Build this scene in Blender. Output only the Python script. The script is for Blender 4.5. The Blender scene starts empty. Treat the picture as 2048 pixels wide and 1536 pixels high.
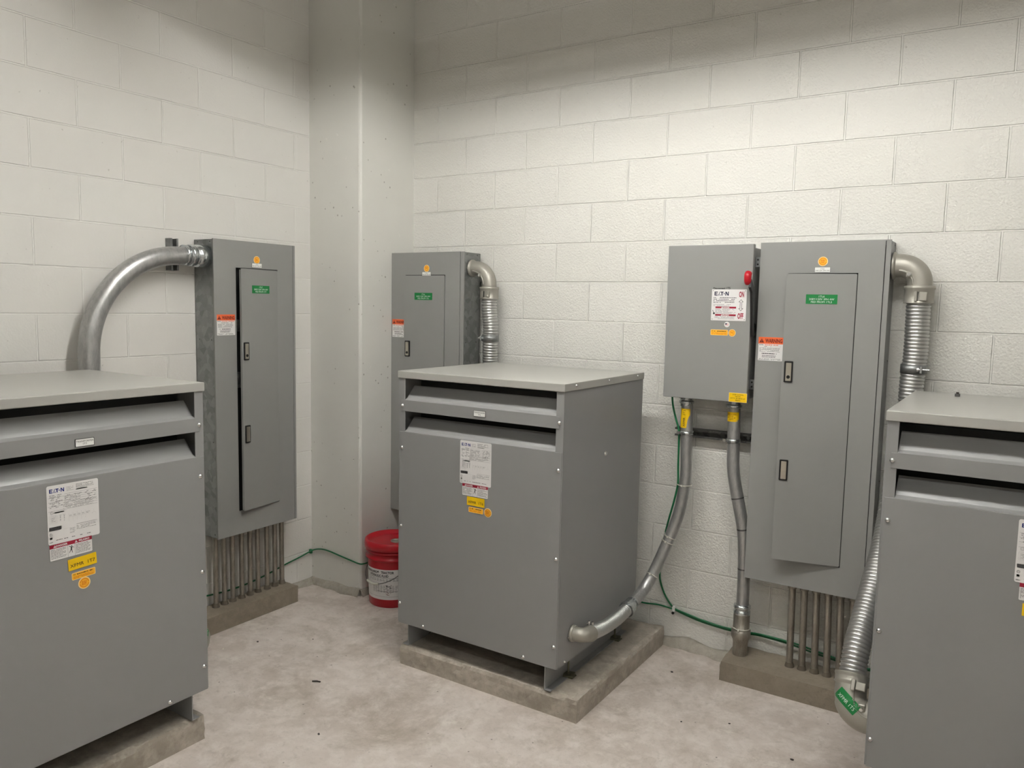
import bpy, bmesh, math, random
from mathutils import Vector, Matrix, noise
random.seed(7)
R = math.radians
sc = bpy.context.scene
col = sc.collection

# ------------------------------------------------------------------ camera
cam_d = bpy.data.cameras.new('camera')
cam = bpy.data.objects.new('camera', cam_d); col.objects.link(cam)
cam_d.sensor_width = 36.0; cam_d.lens = 1569.993 / 2048 * 36.0
cam_d.clip_start = 0.05; cam_d.clip_end = 50
_r = Vector((0.8382962, 0.5448545, 0.0198275))
_f = Vector((-0.5405669, 0.8353381, -0.0999883))
_u = Vector((-0.0710421, 0.0731014, 0.9947910))
M = Matrix.Identity(4)
for i in range(3):
    M[i][0] = _r[i]; M[i][1] = _u[i]; M[i][2] = -_f[i]
M[0][3], M[1][3], M[2][3] = 3.5196, -3.6945, 1.7026
cam.matrix_world = M
sc.camera = cam

# ------------------------------------------------------------------ world, exposure
w = bpy.data.worlds.new('world'); sc.world = w; w.use_nodes = True
w.node_tree.nodes['Background'].inputs[0].default_value = (0.9, 0.92, 1, 1)
w.node_tree.nodes['Background'].inputs[1].default_value = 0.02
sc.view_settings.view_transform = 'Standard'
sc.view_settings.look = 'None'
sc.view_settings.gamma = 1.0
sc.view_settings.use_curve_mapping = False
sc.view_settings.exposure = 1.17
TUBE_A = 36.0      # lamp over the switchgear
TUBE_B = 17.0      # unseen lamps further back in the room; the right one is added fill
LAMP_A = (2.25, -1.65, 3.06)
LAMPS_B = [(2.9, -3.8, 3.06), (5.2, -3.8, 3.06)]

# ------------------------------------------------------------------ materials
def lin(c):
    return tuple(((x/255)/12.92 if x/255 <= 0.04045 else ((x/255+0.055)/1.055)**2.4) for x in c) + (1,)

class NT:
    def __init__(s, name):
        s.m = bpy.data.materials.new(name); s.m.use_nodes = True
        s.t = s.m.node_tree; s.b = s.t.nodes['Principled BSDF']
    def n(s, typ, **kw):
        nd = s.t.nodes.new(typ)
        for k, v in kw.items(): setattr(nd, k, v)
        return nd
    def l(s, a, b): s.t.links.new(a, b)
    def coord(s, scale=(1, 1, 1), loc=(0, 0, 0), rot=(0, 0, 0), world=False):
        mp = s.n('ShaderNodeMapping')
        if world:
            g = s.n('ShaderNodeNewGeometry'); s.l(g.outputs['Position'], mp.inputs[0])
        else:
            tc = s.n('ShaderNodeTexCoord'); s.l(tc.outputs['Object'], mp.inputs[0])
        mp.inputs['Scale'].default_value = scale; mp.inputs['Location'].default_value = loc
        mp.inputs['Rotation'].default_value = rot
        return mp.outputs[0]
    def noise(s, vec, scale, detail=4, rough=0.55, dist=0.0):
        nd = s.n('ShaderNodeTexNoise'); s.l(vec, nd.inputs['Vector'])
        nd.inputs['Scale'].default_value = scale; nd.inputs['Detail'].default_value = detail
        nd.inputs['Roughness'].default_value = rough; nd.inputs['Distortion'].default_value = dist
        return nd.outputs[0]
    def ramp(s, fac, stops):
        nd = s.n('ShaderNodeValToRGB'); s.l(fac, nd.inputs[0])
        e = nd.color_ramp.elements
        while len(e) < len(stops): e.new(0.5)
        for el, (p, c) in zip(e, stops):
            el.position = p; el.color = c if len(c) == 4 else tuple(c) + (1,)
        return nd.outputs[0]
    def mix(s, fac, a, b, mode='MIX'):
        nd = s.n('ShaderNodeMix', data_type='RGBA', blend_type=mode)
        for i, v in ((0, fac), (6, a), (7, b)):
            if hasattr(v, 'links') or hasattr(v, 'is_linked'): s.l(v, nd.inputs[i])
            else: nd.inputs[i].default_value = v
        return nd.outputs[2]
    def math(s, op, a, b=0.0, c=None):
        nd = s.n('ShaderNodeMath', operation=op)
        for i, v in enumerate((a, b) if c is None else (a, b, c)):
            if hasattr(v, 'is_linked'): s.l(v, nd.inputs[i])
            else: nd.inputs[i].default_value = v
        return nd.outputs[0]
    def bump(s, h, strength=0.3, dist=0.001, prev=None):
        nd = s.n('ShaderNodeBump'); s.l(h, nd.inputs['Height'])
        nd.inputs['Strength'].default_value = strength; nd.inputs['Distance'].default_value = dist
        if prev is not None: s.l(prev, nd.inputs['Normal'])
        return nd.outputs[0]
    def fin(s, color=None, rough=0.5, metal=0.0, normal=None, spec=None, coat=None):
        def put(k, v):
            if hasattr(v, 'is_linked'): s.l(v, s.b.inputs[k])
            else: s.b.inputs[k].default_value = v
        if color is not None: put('Base Color', color)
        put('Roughness', rough); put('Metallic', metal)
        if normal is not None: put('Normal', normal)
        if spec is not None: put('Specular IOR Level', spec)
        if coat is not None: put('Coat Weight', coat)
        return s.m

def simple(name, rgb, rough=0.5, metal=0.0, bump=0.0, spec=None):
    n = NT(name); c = n.coord()
    f = n.noise(c, 9, 3)
    a = lin(rgb); b = tuple(x*0.86 for x in a[:3]) + (1,)
    colr = n.mix(f, a, b)
    nm = n.bump(n.noise(c, 300, 2), bump, 0.0006) if bump else None
    return n.fin(colr, rough, metal, nm, spec)

def wall_mat(name, axis, joint, rough_amt, base, base2, jd=0.0055):
    # painted concrete block: 16 x 8 inch running bond with tooled joints
    n = NT(name)
    g = n.n('ShaderNodeNewGeometry')
    sp = n.n('ShaderNodeSeparateXYZ'); n.l(g.outputs['Position'], sp.inputs[0])
    wob = n.noise(n.coord(world=True), 2.2, 2)
    cb = n.n('ShaderNodeCombineXYZ')
    n.l(n.math('SUBTRACT', sp.outputs[axis], joint), cb.inputs[0])
    n.l(n.math('ADD', sp.outputs[2], n.math('MULTIPLY', n.math('SUBTRACT', wob, 0.5), 0.006)), cb.inputs[1])
    br = n.n('ShaderNodeTexBrick'); n.l(cb.outputs[0], br.inputs['Vector'])
    br.offset = 0.5; br.offset_frequency = 2; br.squash = 1.0
    br.inputs['Scale'].default_value = 1.0
    br.inputs['Brick Width'].default_value = 0.4064; br.inputs['Row Height'].default_value = 0.2032
    br.inputs['Mortar Size'].default_value = 0.0046; br.inputs['Mortar Smooth'].default_value = 0.45
    br.inputs['Color1'].default_value = base; br.inputs['Color2'].default_value = base2
    br.inputs['Mortar'].default_value = tuple(min(0.93, x*1.09) for x in base[:3]) + (1,)
    br.inputs['Bias'].default_value = 0.0
    c = n.coord(world=True)
    fade = n.ramp(n.noise(c, 1.3, 3), [(0.30, (0.45,)*3), (0.55, (1,)*3)])     # joints filled with paint in places
    mort = n.math('MULTIPLY', br.outputs['Fac'], fade)
    big = n.noise(c, 1.1, 3)
    colr = n.mix(n.math('MULTIPLY', big, 0.22), br.outputs['Color'], lin((206, 200, 184)))
    pits = n.ramp(n.noise(c, 42, 2), [(0.24, (1,)*3), (0.28, (0,)*3)])
    colr = n.mix(n.math('MULTIPLY', pits, 0.35), colr, lin((150, 146, 132)))
    grain = n.noise(c, 95, 5, 0.65)
    cell = n.n('ShaderNodeTexVoronoi'); n.l(c, cell.inputs['Vector']); cell.inputs['Scale'].default_value = 110
    gg = n.math('ADD', grain, n.math('MULTIPLY', cell.outputs['Distance'], 0.5))
    b1 = n.bump(gg, rough_amt, 0.006)
    b2 = n.bump(n.math('SUBTRACT', 1.0, mort), 1.0, jd, b1)
    return n.fin(colr, 0.55, 0, b2, 0.35)

def concrete(name, a, b, c3, scale=1.0, bump=0.35, pits=True, stains=0.0):
    n = NT(name); c = n.coord(world=True)
    f1 = n.noise(c, 1.4*scale, 7, 0.62, 0.5)
    f2 = n.noise(c, 9*scale, 6, 0.66, 0.2)
    f3 = n.noise(c, 70, 4, 0.7)
    base = n.mix(n.ramp(f1, [(0.36, (0,)*3), (0.66, (1,)*3)]), lin(a), lin(b))
    base = n.mix(n.ramp(f2, [(0.44, (0,)*3), (0.64, (0.6,)*3)]), base, lin(c3))
    f4 = n.noise(n.coord(world=True, loc=(3, 9, 4)), 24*scale, 7, 0.72, 0.3)
    base = n.mix(n.ramp(f4, [(0.34, (0.32,)*3), (0.46, (0,)*3)]), base, tuple(x*0.72 for x in lin(b)[:3]) + (1,))
    base = n.mix(n.ramp(f3, [(0.28, (0.4,)*3), (0.42, (0,)*3)]), base, tuple(x*0.55 for x in lin(a)[:3]) + (1,))
    if stains:
        st = n.noise(c, 2.6, 9, 0.76, 0.45)
        base = n.mix(n.math('MULTIPLY', n.ramp(st, [(0.50, (0,)*3), (0.66, (1,)*3)]), stains), base, lin((140, 128, 110)))
        lt = n.noise(n.coord(world=True, loc=(7, 3, 1)), 5.5, 9, 0.78, 0.3)
        base = n.mix(n.math('MULTIPLY', n.ramp(lt, [(0.57, (0,)*3), (0.68, (1,)*3)]), 0.6), base, lin((228, 222, 212)))
        sp = n.n('ShaderNodeTexVoronoi'); n.l(c, sp.inputs['Vector']); sp.inputs['Scale'].default_value = 13; sp.inputs['Randomness'].default_value = 1
        base = n.mix(n.ramp(sp.outputs['Distance'], [(0.035, (0.75,)*3), (0.06, (0,)*3)]), base, lin((96, 88, 78)))
    h = n.math('ADD', n.math('MULTIPLY', f3, 0.5), f2)
    if pits:
        v = n.n('ShaderNodeTexVoronoi'); n.l(c, v.inputs['Vector']); v.inputs['Scale'].default_value = 26
        p = n.ramp(v.outputs['Distance'], [(0.05, (0,)*3), (0.12, (1,)*3)])
        h = n.math('ADD', h, p)
    return n.fin(base, n.math('ADD', n.math('MULTIPLY', f2, 0.3), 0.5), 0, n.bump(h, bump, 0.003), 0.3)

def paint(name, rgb, rough=0.38, var=0.08, wav=0.10):
    n = NT(name); c = n.coord()
    f = n.noise(c, 3.0, 4)
    a = lin(rgb); b = tuple(x*(1-var) for x in a[:3]) + (1,)
    colr = n.mix(f, a, b)
    smudge = n.noise(c, 7, 6, 0.7)
    r = n.math('ADD', n.math('MULTIPLY', smudge, 0.03), rough-0.015)
    waves = n.noise(n.coord(scale=(1, 1, 0.6)), 2.2, 1)
    b0 = n.bump(waves, wav, 0.012)
    return n.fin(colr, r, 0, n.bump(n.noise(c, 420, 2), 0.12, 0.0005, b0), 0.45)

def galv(name, a, b, rough=0.42, metal=0.75, scale=32):
    n = NT(name); c = n.coord()
    v = n.n('ShaderNodeTexVoronoi'); n.l(c, v.inputs['Vector']); v.inputs['Scale'].default_value = scale
    f = n.noise(c, 12, 5, 0.7)
    m = n.mix(0.5, v.outputs['Color'], f)
    bw = n.n('ShaderNodeRGBToBW'); n.l(m, bw.inputs[0])
    colr = n.mix(n.ramp(bw.outputs[0], [(0.3, (0,)*3), (0.7, (1,)*3)]), lin(a), lin(b))
    rr = n.math('ADD', n.math('MULTIPLY', bw.outputs[0], 0.2), rough-0.1)
    return n.fin(colr, rr, metal, n.bump(f, 0.1, 0.001), 0.5)

def steel(name, a, b, rough=0.3, streak=(6, 6, 6), metal=0.95):
    n = NT(name)
    f = n.noise(n.coord(scale=streak), 6, 6, 0.7)
    colr = n.mix(n.ramp(f, [(0.35, (0,)*3), (0.65, (1,)*3)]), lin(a), lin(b))
    rr = n.math('ADD', n.math('MULTIPLY', f, 0.25), rough-0.12)
    return n.fin(colr, rr, metal, n.bump(f, 0.12, 0.001), 0.5)

WALLC = lin((231, 230, 224)); WALLC2 = lin((227, 226, 219))
m_wall_b = wall_mat('block_wall_back', 0, 0.1732, 0.55, WALLC, WALLC2)
m_wall_l = wall_mat('block_wall_left', 1, 0.0438, 0.10, lin((235, 234, 229)), lin((232, 230, 225)), 0.0035)
m_col = None
def column_mat():
    n = NT('painted_concrete_column'); c = n.coord(world=True)
    f = n.noise(c, 1.6, 4)
    base = n.mix(f, lin((227, 226, 219)), lin((216, 215, 208)))
    v = n.n('ShaderNodeTexVoronoi'); n.l(c, v.inputs['Vector']); v.inputs['Scale'].default_value = 24
    gate = n.ramp(n.noise(c, 5, 2), [(0.53, (0,)*3), (0.57, (1,)*3)])
    pit = n.ramp(v.outputs['Distance'], [(0.09, (1,)*3), (0.16, (0,)*3)])
    pit = n.math('MULTIPLY', pit, gate)
    base = n.mix(n.math('MULTIPLY', pit, 0.6), base, lin((120, 114, 100)))
    sc2 = n.noise(c, 26, 6, 0.7)
    base = n.mix(n.ramp(sc2, [(0.66, (0,)*3), (0.70, (0.5,)*3)]), base, lin((244, 242, 236)))
    h = n.math('SUBTRACT', n.math('MULTIPLY', n.noise(c, 14, 6, 0.6), 0.5), n.math('MULTIPLY', pit, 2.0))
    h = n.math('ADD', h, n.math('MULTIPLY', n.noise(c, 120, 3), 0.15))
    return n.fin(base, 0.5, 0, n.bump(h, 0.35, 0.003), 0.35)
m_col = column_mat()
m_floor = concrete('concrete_floor', (217, 207, 199), (184, 173, 163), (225, 217, 210), 1.3, 0.45, False, 0.50)
m_pad = concrete('concrete_pad', (178, 170, 158), (150, 142, 130), (196, 188, 176), 2.0, 0.6)
m_kerb = concrete('concrete_kerb', (140, 130, 115), (124, 114, 100), (150, 140, 125), 2.0, 0.4)
m_grout = concrete('grout', (172, 166, 154), (152, 146, 134), (184, 178, 168), 3.0, 0.5)
m_ceil = simple('ceiling_paint', (226, 225, 220), 0.8)
m_gray = paint('grey_enamel', (143, 143, 142), 0.315)
m_gray2 = paint('grey_enamel_panel', (144, 144, 141), 0.38)
m_lid = paint('grey_enamel_lit_top', (170, 169, 163), 0.34, 0.06, 0.02)  # same enamel, paler: light falling on the lid and dust put into the colour
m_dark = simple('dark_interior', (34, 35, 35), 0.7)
m_galv = galv('galvanised_sheet', (120, 122, 121), (150, 152, 151))
m_galv_d = galv('galvanised_strut', (84, 84, 84), (120, 119, 117), 0.5, 0.8, 60)
m_emt = steel('conduit_steel', (164, 164, 163), (190, 190, 188), 0.38, (9, 9, 3), 0.72)
m_emt_o = steel('conduit_steel_aged', (140, 134, 124), (172, 166, 156), 0.42, (9, 9, 2.5), 0.75)
m_flex = simple('flexible_conduit_steel', (196, 196, 194), 0.34, 0.85)
m_cast = simple('cast_zinc', (172, 169, 159), 0.48, 0.55, 0.2)
m_zinc = steel('bright_zinc', (186, 192, 194), (222, 226, 228), 0.2)
m_screw = simple('screw_steel', (225, 225, 225), 0.22, 1.0)
m_green = simple('green_wire', (14, 108, 62), 0.35)
m_tie = simple('white_nylon', (222, 220, 208), 0.45)
m_black = simple('black_plastic', (22, 22, 22), 0.4)
m_chrome = simple('brushed_nickel', (196, 190, 176), 0.35, 0.8)
m_red = simple('red_plastic', (184, 16, 34), 0.32)
m_redl = simple('red_lid_plastic', (196, 24, 40), 0.28)
m_white = simple('white_sticker', (238, 236, 234), 0.45)
m_wht = simple('white_plate', (244, 244, 240), 0.35)
m_yel = simple('yellow_sticker', (244, 200, 8), 0.35)
m_org = simple('orange_sticker', (254, 186, 44), 0.4)
m_orgl = simple('pale_orange_print', (254, 222, 164), 0.4)
m_orgd = simple('deep_orange_print', (226, 128, 10), 0.4)
m_warn = simple('warning_orange', (244, 112, 62), 0.4)
m_drk = simple('dark_red_print', (160, 14, 48), 0.4)
m_ink = simple('black_ink', (24, 22, 22), 0.5)
m_inkg = simple('grey_ink', (130, 128, 130), 0.5)
m_inkb = simple('blue_ink', (22, 44, 130), 0.5)
m_navy = simple('navy_ink', (24, 28, 66), 0.5)
m_inkr = simple('maroon_ink', (110, 24, 12), 0.5)
m_grn = simple('green_plate', (14, 128, 62), 0.4)
m_inkw = simple('white_print', (236, 240, 234), 0.4)
m_rodg = simple('olive_plated_bolt', (110, 108, 88), 0.45, 0.6)
m_dirt = simple('dirty_grout', (104, 95, 82), 0.8)
m_chip = simple('dark_debris', (56, 50, 44), 0.8)
m_lchip = simple('light_debris', (226, 220, 206), 0.8)
m_tube = bpy.data.materials.new('lamp_tube'); m_tube.use_nodes = True
def emis(mat, strength, colr=(1.0, 0.99, 0.968, 1)):
    b = mat.node_tree.nodes['Principled BSDF']
    b.inputs['Emission Color'].default_value = colr; b.inputs['Emission Strength'].default_value = strength
    b.inputs['Base Color'].default_value = (0.9, 0.9, 0.9, 1)
emis(m_tube, TUBE_A)
m_tube2 = bpy.data.materials.new('lamp_tube_far'); m_tube2.use_nodes = True
emis(m_tube2, TUBE_B)
m_lampw = simple('lamp_white_enamel', (236, 236, 232), 0.5)

# ------------------------------------------------------------------ mesh builder
def rotM(deg, axis): return Matrix.Rotation(R(deg), 4, axis)
def T(x, y, z): return Matrix.Translation((x, y, z))
def frame(o, u, v):
    u = Vector(u).normalized(); v = Vector(v).normalized(); n = u.cross(v)
    m = Matrix.Identity(4)
    for i in range(3): m[i][0] = u[i]; m[i][1] = v[i]; m[i][2] = n[i]; m[i][3] = o[i]
    return m
_glyph = {}
BOLD = ('WARNING', 'ON', 'OFF', 'DANGER', 'PELIGRO', 'TRACTOR', 'HYDRAULIC FLUID', 'TRANSGUARD\u00ae', 'Disconnect 1T5')
def glyph(s):
    if s not in _glyph:
        cu = bpy.data.curves.new('g', 'FONT'); cu.body = s; cu.size = 1; cu.align_x = 'CENTER'; cu.align_y = 'CENTER'
        cu.resolution_u = 2; cu.offset = 0.035 if s in BOLD else 0.0
        ob = bpy.data.objects.new('g', cu); col.objects.link(ob)
        dg = bpy.context.evaluated_depsgraph_get()
        me = bpy.data.meshes.new_from_object(ob.evaluated_get(dg))
        vs = [tuple(v.co) for v in me.vertices]; fs = [tuple(p.vertices) for p in me.polygons]
        bpy.data.objects.remove(ob); bpy.data.curves.remove(cu); bpy.data.meshes.remove(me)
        xs = [v[0] for v in vs]; ys = [v[1] for v in vs]
        cx = (min(xs)+max(xs))/2; cy = (min(ys)+max(ys))/2
        vs = [(v[0]-cx, v[1]-cy) for v in vs]
        _glyph[s] = (vs, fs, max(xs)-min(xs), max(ys)-min(ys))
    return _glyph[s]

class MB:
    def __init__(s, X=None):
        s.v = []; s.f = []; s.mi = []; s.sm = []; s.mats = []; s.X = X or Matrix.Identity(4)
    def m(s, mat):
        if mat not in s.mats: s.mats.append(mat)
        return s.mats.index(mat)
    def add(s, vs, fs, mat, smooth=False, X=None):
        b = len(s.v); A = s.X @ X if X is not None else s.X
        s.v += [tuple(A @ Vector(p)) for p in vs]
        k = s.m(mat)
        for f in fs: s.f.append([b+i for i in f]); s.mi.append(k); s.sm.append(smooth)
    def box(s, x0, x1, y0, y1, z0, z1, mat, bev=0.0, X=None, seg=1):
        bm = bmesh.new(); bmesh.ops.create_cube(bm, size=1)
        for v in bm.verts:
            v.co = Vector(((x0+x1)/2+v.co.x*(x1-x0), (y0+y1)/2+v.co.y*(y1-y0), (z0+z1)/2+v.co.z*(z1-z0)))
        if bev: bmesh.ops.bevel(bm, geom=bm.edges[:], offset=bev, segments=seg, affect='EDGES', profile=0.5)
        bm.verts.index_update()
        s.add([v.co[:] for v in bm.verts], [[v.index for v in f.verts] for f in bm.faces], mat, False, X); bm.free()
        return s
    def prism(s, pts, d0, d1, mat, X=None):       # polygon in local xy, extruded in z
        n = len(pts); vs = [(x, y, d0) for x, y in pts]+[(x, y, d1) for x, y in pts]
        fs = [list(range(n))[::-1], list(range(n, 2*n))]+[[i, (i+1) % n, n+(i+1) % n, n+i] for i in range(n)]
        s.add(vs, fs, mat, False, X); return s
    def lathe(s, prof, mat, seg=32, X=None, smooth=True, cap=True):   # prof: (r, z)
        vs = []; fs = []
        for r, z in prof:
            for k in range(seg):
                a = 2*math.pi*k/seg; vs.append((r*math.cos(a), r*math.sin(a), z))
        for j in range(len(prof)-1):
            for k in range(seg):
                k2 = (k+1) % seg; fs.append([j*seg+k, j*seg+k2, (j+1)*seg+k2, (j+1)*seg+k])
        s.add(vs, fs, mat, smooth, X)
        if cap:
            for j, fl in ((0, True), (len(prof)-1, False)):
                if prof[j][0] > 1e-5:
                    ring = [(prof[j][0]*math.cos(2*math.pi*k/seg), prof[j][0]*math.sin(2*math.pi*k/seg), prof[j][1]) for k in range(seg)]
                    s.add(ring, [list(range(seg))[::-1] if fl else list(range(seg))], mat, False, X)
        return s
    def cyl(s, r, z0, z1, mat, seg=24, X=None, bev=0.0):
        if bev: return s.lathe([(r-bev, z0), (r, z0+bev), (r, z1-bev), (r-bev, z1)], mat, seg, X, True)
        return s.lathe([(r, z0), (r, z1)], mat, seg, X, True)
    def sweep(s, pts, rad, mat, seg=24, X=None, cap=True):            # rad: number or function of length
        P = [Vector(p) for p in pts]; L = [0.0]
        for a, b in zip(P, P[1:]): L.append(L[-1]+(b-a).length)
        t0 = (P[1]-P[0]).normalized(); up = Vector((0, 0, 1)) if abs(t0.z) < 0.9 else Vector((1, 0, 0))
        nrm = t0.cross(up).normalized(); vs = []; fs = []; prev = t0; n = len(P); rings = []
        for i in range(n):
            t = (P[min(i+1, n-1)]-P[max(i-1, 0)]).normalized()
            q = prev.rotation_difference(t); nrm = (q @ nrm); nrm = (nrm-t*nrm.dot(t)).normalized(); prev = t
            bi = t.cross(nrm); r = rad(L[i]) if callable(rad) else rad
            ring = [tuple(P[i]+(nrm*math.cos(2*math.pi*k/seg)+bi*math.sin(2*math.pi*k/seg))*r) for k in range(seg)]
            vs += ring; rings.append(ring)
        for j in range(n-1):
            for k in range(seg):
                k2 = (k+1) % seg; fs.append([j*seg+k, j*seg+k2, (j+1)*seg+k2, (j+1)*seg+k])
        s.add(vs, fs, mat, True, X)
        if cap:
            s.add(rings[0], [list(range(seg))[::-1]], mat, False, X); s.add(rings[-1], [list(range(seg))], mat, False, X)
        return s
    # flat print on a sticker plane (local xy), z = layer height
    def rect(s, x0, y0, x1, y1, mat, z=0.0004, X=None):
        s.add([(x0, y0, z), (x1, y0, z), (x1, y1, z), (x0, y1, z)], [[0, 1, 2, 3]], mat, False, X); return s
    def poly(s, pts, mat, z=0.0004, X=None):
        s.add([(x, y, z) for x, y in pts], [list(range(len(pts)))], mat, False, X); return s
    def disc(s, x, y, r, mat, z=0.0004, seg=28, X=None):
        return s.poly([(x+r*math.cos(2*math.pi*k/seg), y+r*math.sin(2*math.pi*k/seg)) for k in range(seg)], mat, z, X)
    def text(s, t, x, y, h, mat, z=0.0006, wid=None, X=None, ang=0, map=None):
        vs, fs, W, H = glyph(t); k = h/0.70; kx = (wid/W) if wid else k
        if wid is None: kx = k
        ca, sa = math.cos(R(ang)), math.sin(R(ang)); out = []
        for a, b in vs:
            a *= kx; b *= k
            out.append((x+a*ca-b*sa, y+a*sa+b*ca, z))
        if map: out = [map(p) for p in out]
        s.add(out, fs, mat, False, X); return s
    def prints(s, x0, y0, x1, y1, rows, mat, h=0.45, z=0.0006, dens=0.9, X=None):
        dy = (y1-y0)/rows
        for i in range(rows):
            yc = y1-dy*(i+0.5); x = x0; end = x0+(x1-x0)*(random.uniform(0.55, 1.0) if i % 3 == 2 else random.uniform(0.9, 1.0))
            while x < end:
                l = random.uniform(0.002, 0.009)
                if random.random() < dens: s.rect(x, yc-dy*h/2, min(x+l, end), yc+dy*h/2, mat, z, X)
                x += l+0.0012
        return s
    def build(s, name, parent=None, label=None):
        me = bpy.data.meshes.new(name)
        me.from_pydata(s.v, [], s.f)
        for m_ in s.mats: me.materials.append(m_)
        me.polygons.foreach_set('material_index', s.mi); me.polygons.foreach_set('use_smooth', s.sm); me.update()
        o = bpy.data.objects.new(name, me); col.objects.link(o)
        if parent is not None: o.parent = parent
        if label: o['label'] = label
        return o

def tag(o, label, cat, group=None):
    o['label'] = label; o['category'] = cat
    if group: o['group'] = group
    return o
def thing(name, label, cat, loc=(0, 0, 0), rz=0, group=None):
    o = bpy.data.objects.new(name, None); col.objects.link(o); o.empty_display_size = 0.1
    o.location = loc; o.rotation_euler = (0, 0, R(rz)); return tag(o, label, cat, group)
def struct(o): o['kind'] = 'structure'; return o

def smooth_path(P, step=0.01):
    P = [Vector(p) for p in P]; Q = [P[0]*2-P[1]]+P+[P[-1]*2-P[-2]]; out = []
    for i in range(1, len(Q)-2):
        a, b, c, d = Q[i-1], Q[i], Q[i+1], Q[i+2]; n = max(2, int((c-b).length/step))
        for k in range(n):
            t = k/n
            out.append(0.5*((2*b)+(c-a)*t+(2*a-5*b+4*c-d)*t*t+(3*b-a-3*c+d)*t**3))
    out.append(Q[-2]); return out
def arc(c, r, a0, a1, u, v, n=16):
    c = Vector(c); u = Vector(u); v = Vector(v)
    return [c+u*(r*math.cos(R(a0+(a1-a0)*i/n)))+v*(r*math.sin(R(a0+(a1-a0)*i/n))) for i in range(n+1)]
def corrug(r, pitch, amp):
    return lambda l: r-amp*(1-math.sqrt(abs(math.sin(math.pi*l/pitch))))
def resample(P, step):          # even spacing along the run
    out = [P[0].copy()]; need = step; L = 0
    for a, b in zip(P, P[1:]):
        d = (b-a).length
        while d > 1e-9 and L+d >= need:
            out.append(a.lerp(b, (need-L)/d)); need += step
        L += d
    return out
def cut(path, a, b):          # piece of a dense path between lengths a and b
    out = []; L = 0
    for i, p in enumerate(path):
        if i: L += (p-path[i-1]).length
        if a <= L <= b: out.append(p)
    return out
def plen(path): return sum((b-a).length for a, b in zip(path, path[1:]))

# ------------------------------------------------------------------ setting
def plane(name, pts, mat):
    b = MB(); b.add(pts, [[0, 1, 2, 3]], mat); return struct(b.build(name))
RX, FY, CZ = 6.2, -6.4, 3.75
b = MB(); b.box(-0.2, RX+0.2, FY-0.2, 0.2, -0.15, 0.0, m_floor); struct(b.build('floor'))
b = MB(); b.box(-0.2, RX+0.2, FY-0.2, 0.2, CZ, CZ+0.15, m_ceil); struct(b.build('ceiling'))
b = MB(); b.box(-0.2, 0.0, FY, 0.0, 0, CZ, m_wall_l); struct(b.build('wall_left'))
b = MB(); b.box(-0.2, RX+0.2, 0.0, 0.2, 0, CZ, m_wall_b); struct(b.build('wall_back'))
b = MB(); b.box(RX, RX+0.2, FY, 0.0, 0, CZ, m_wall_l); struct(b.build('wall_right'))
b = MB(); b.box(-0.2, RX+0.2, FY-0.2, FY, 0, CZ, m_wall_b); struct(b.build('wall_front'))
b = MB(); b.prism([(-0.02, -0.453), (0.386, -0.453), (0.394, -0.450), (0.400, -0.439), (0.400, 0.02), (-0.02, 0.02)], -0.01, CZ+0.01, m_col); struct(b.build('wall_corner'))

def fillet(name, pts, d, h):        # rough grout bed along the foot of a wall, inward normal to the left of the run
    b = MB(); vs = []; fs = []; n = 0
    P = [Vector((x, y, 0)) for x, y in pts]
    dense = []
    for a, c in zip(P, P[1:]):
        k = max(2, int((c-a).length/0.03)); dense += [(a.lerp(c, i/k), (c-a).normalized()) for i in range(k+(c == P[-1]))]
    for p, t in dense:
        nn = Vector((-t.y, t.x, 0)); w_ = d*(0.75+0.6*noise.noise(p*9)); hh = h*(0.85+0.5*noise.noise(p*7+Vector((3, 1, 0))))
        for off, z in ((0, -0.005), (0, hh), (w_*0.35, hh*0.8), (w_, 0.004), (w_, -0.005)):
            q = p+nn*off; vs.append((q.x, q.y, z))
    m_ = len(dense)
    for i in range(m_-1):
        for k in range(4): a = i*5+k; fs.append([a, a+1, a+6, a+5])
    b.add(vs, fs, m_grout, True); return struct(b.build(name))
fillet('baseboard_left', [(-0.002, -1.72), (-0.002, -0.45)][::-1], 0.035, 0.045)
fillet('baseboard_corner', [(0.40, -0.452), (0.0, -0.452)], 0.035, 0.05)
fillet('baseboard_column', [(0.398, 0.0), (0.398, -0.455)], 0.035, 0.045)
fillet('baseboard_back', [(2.46, 0.002), (0.4, 0.002)], 0.06, 0.05)

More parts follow.
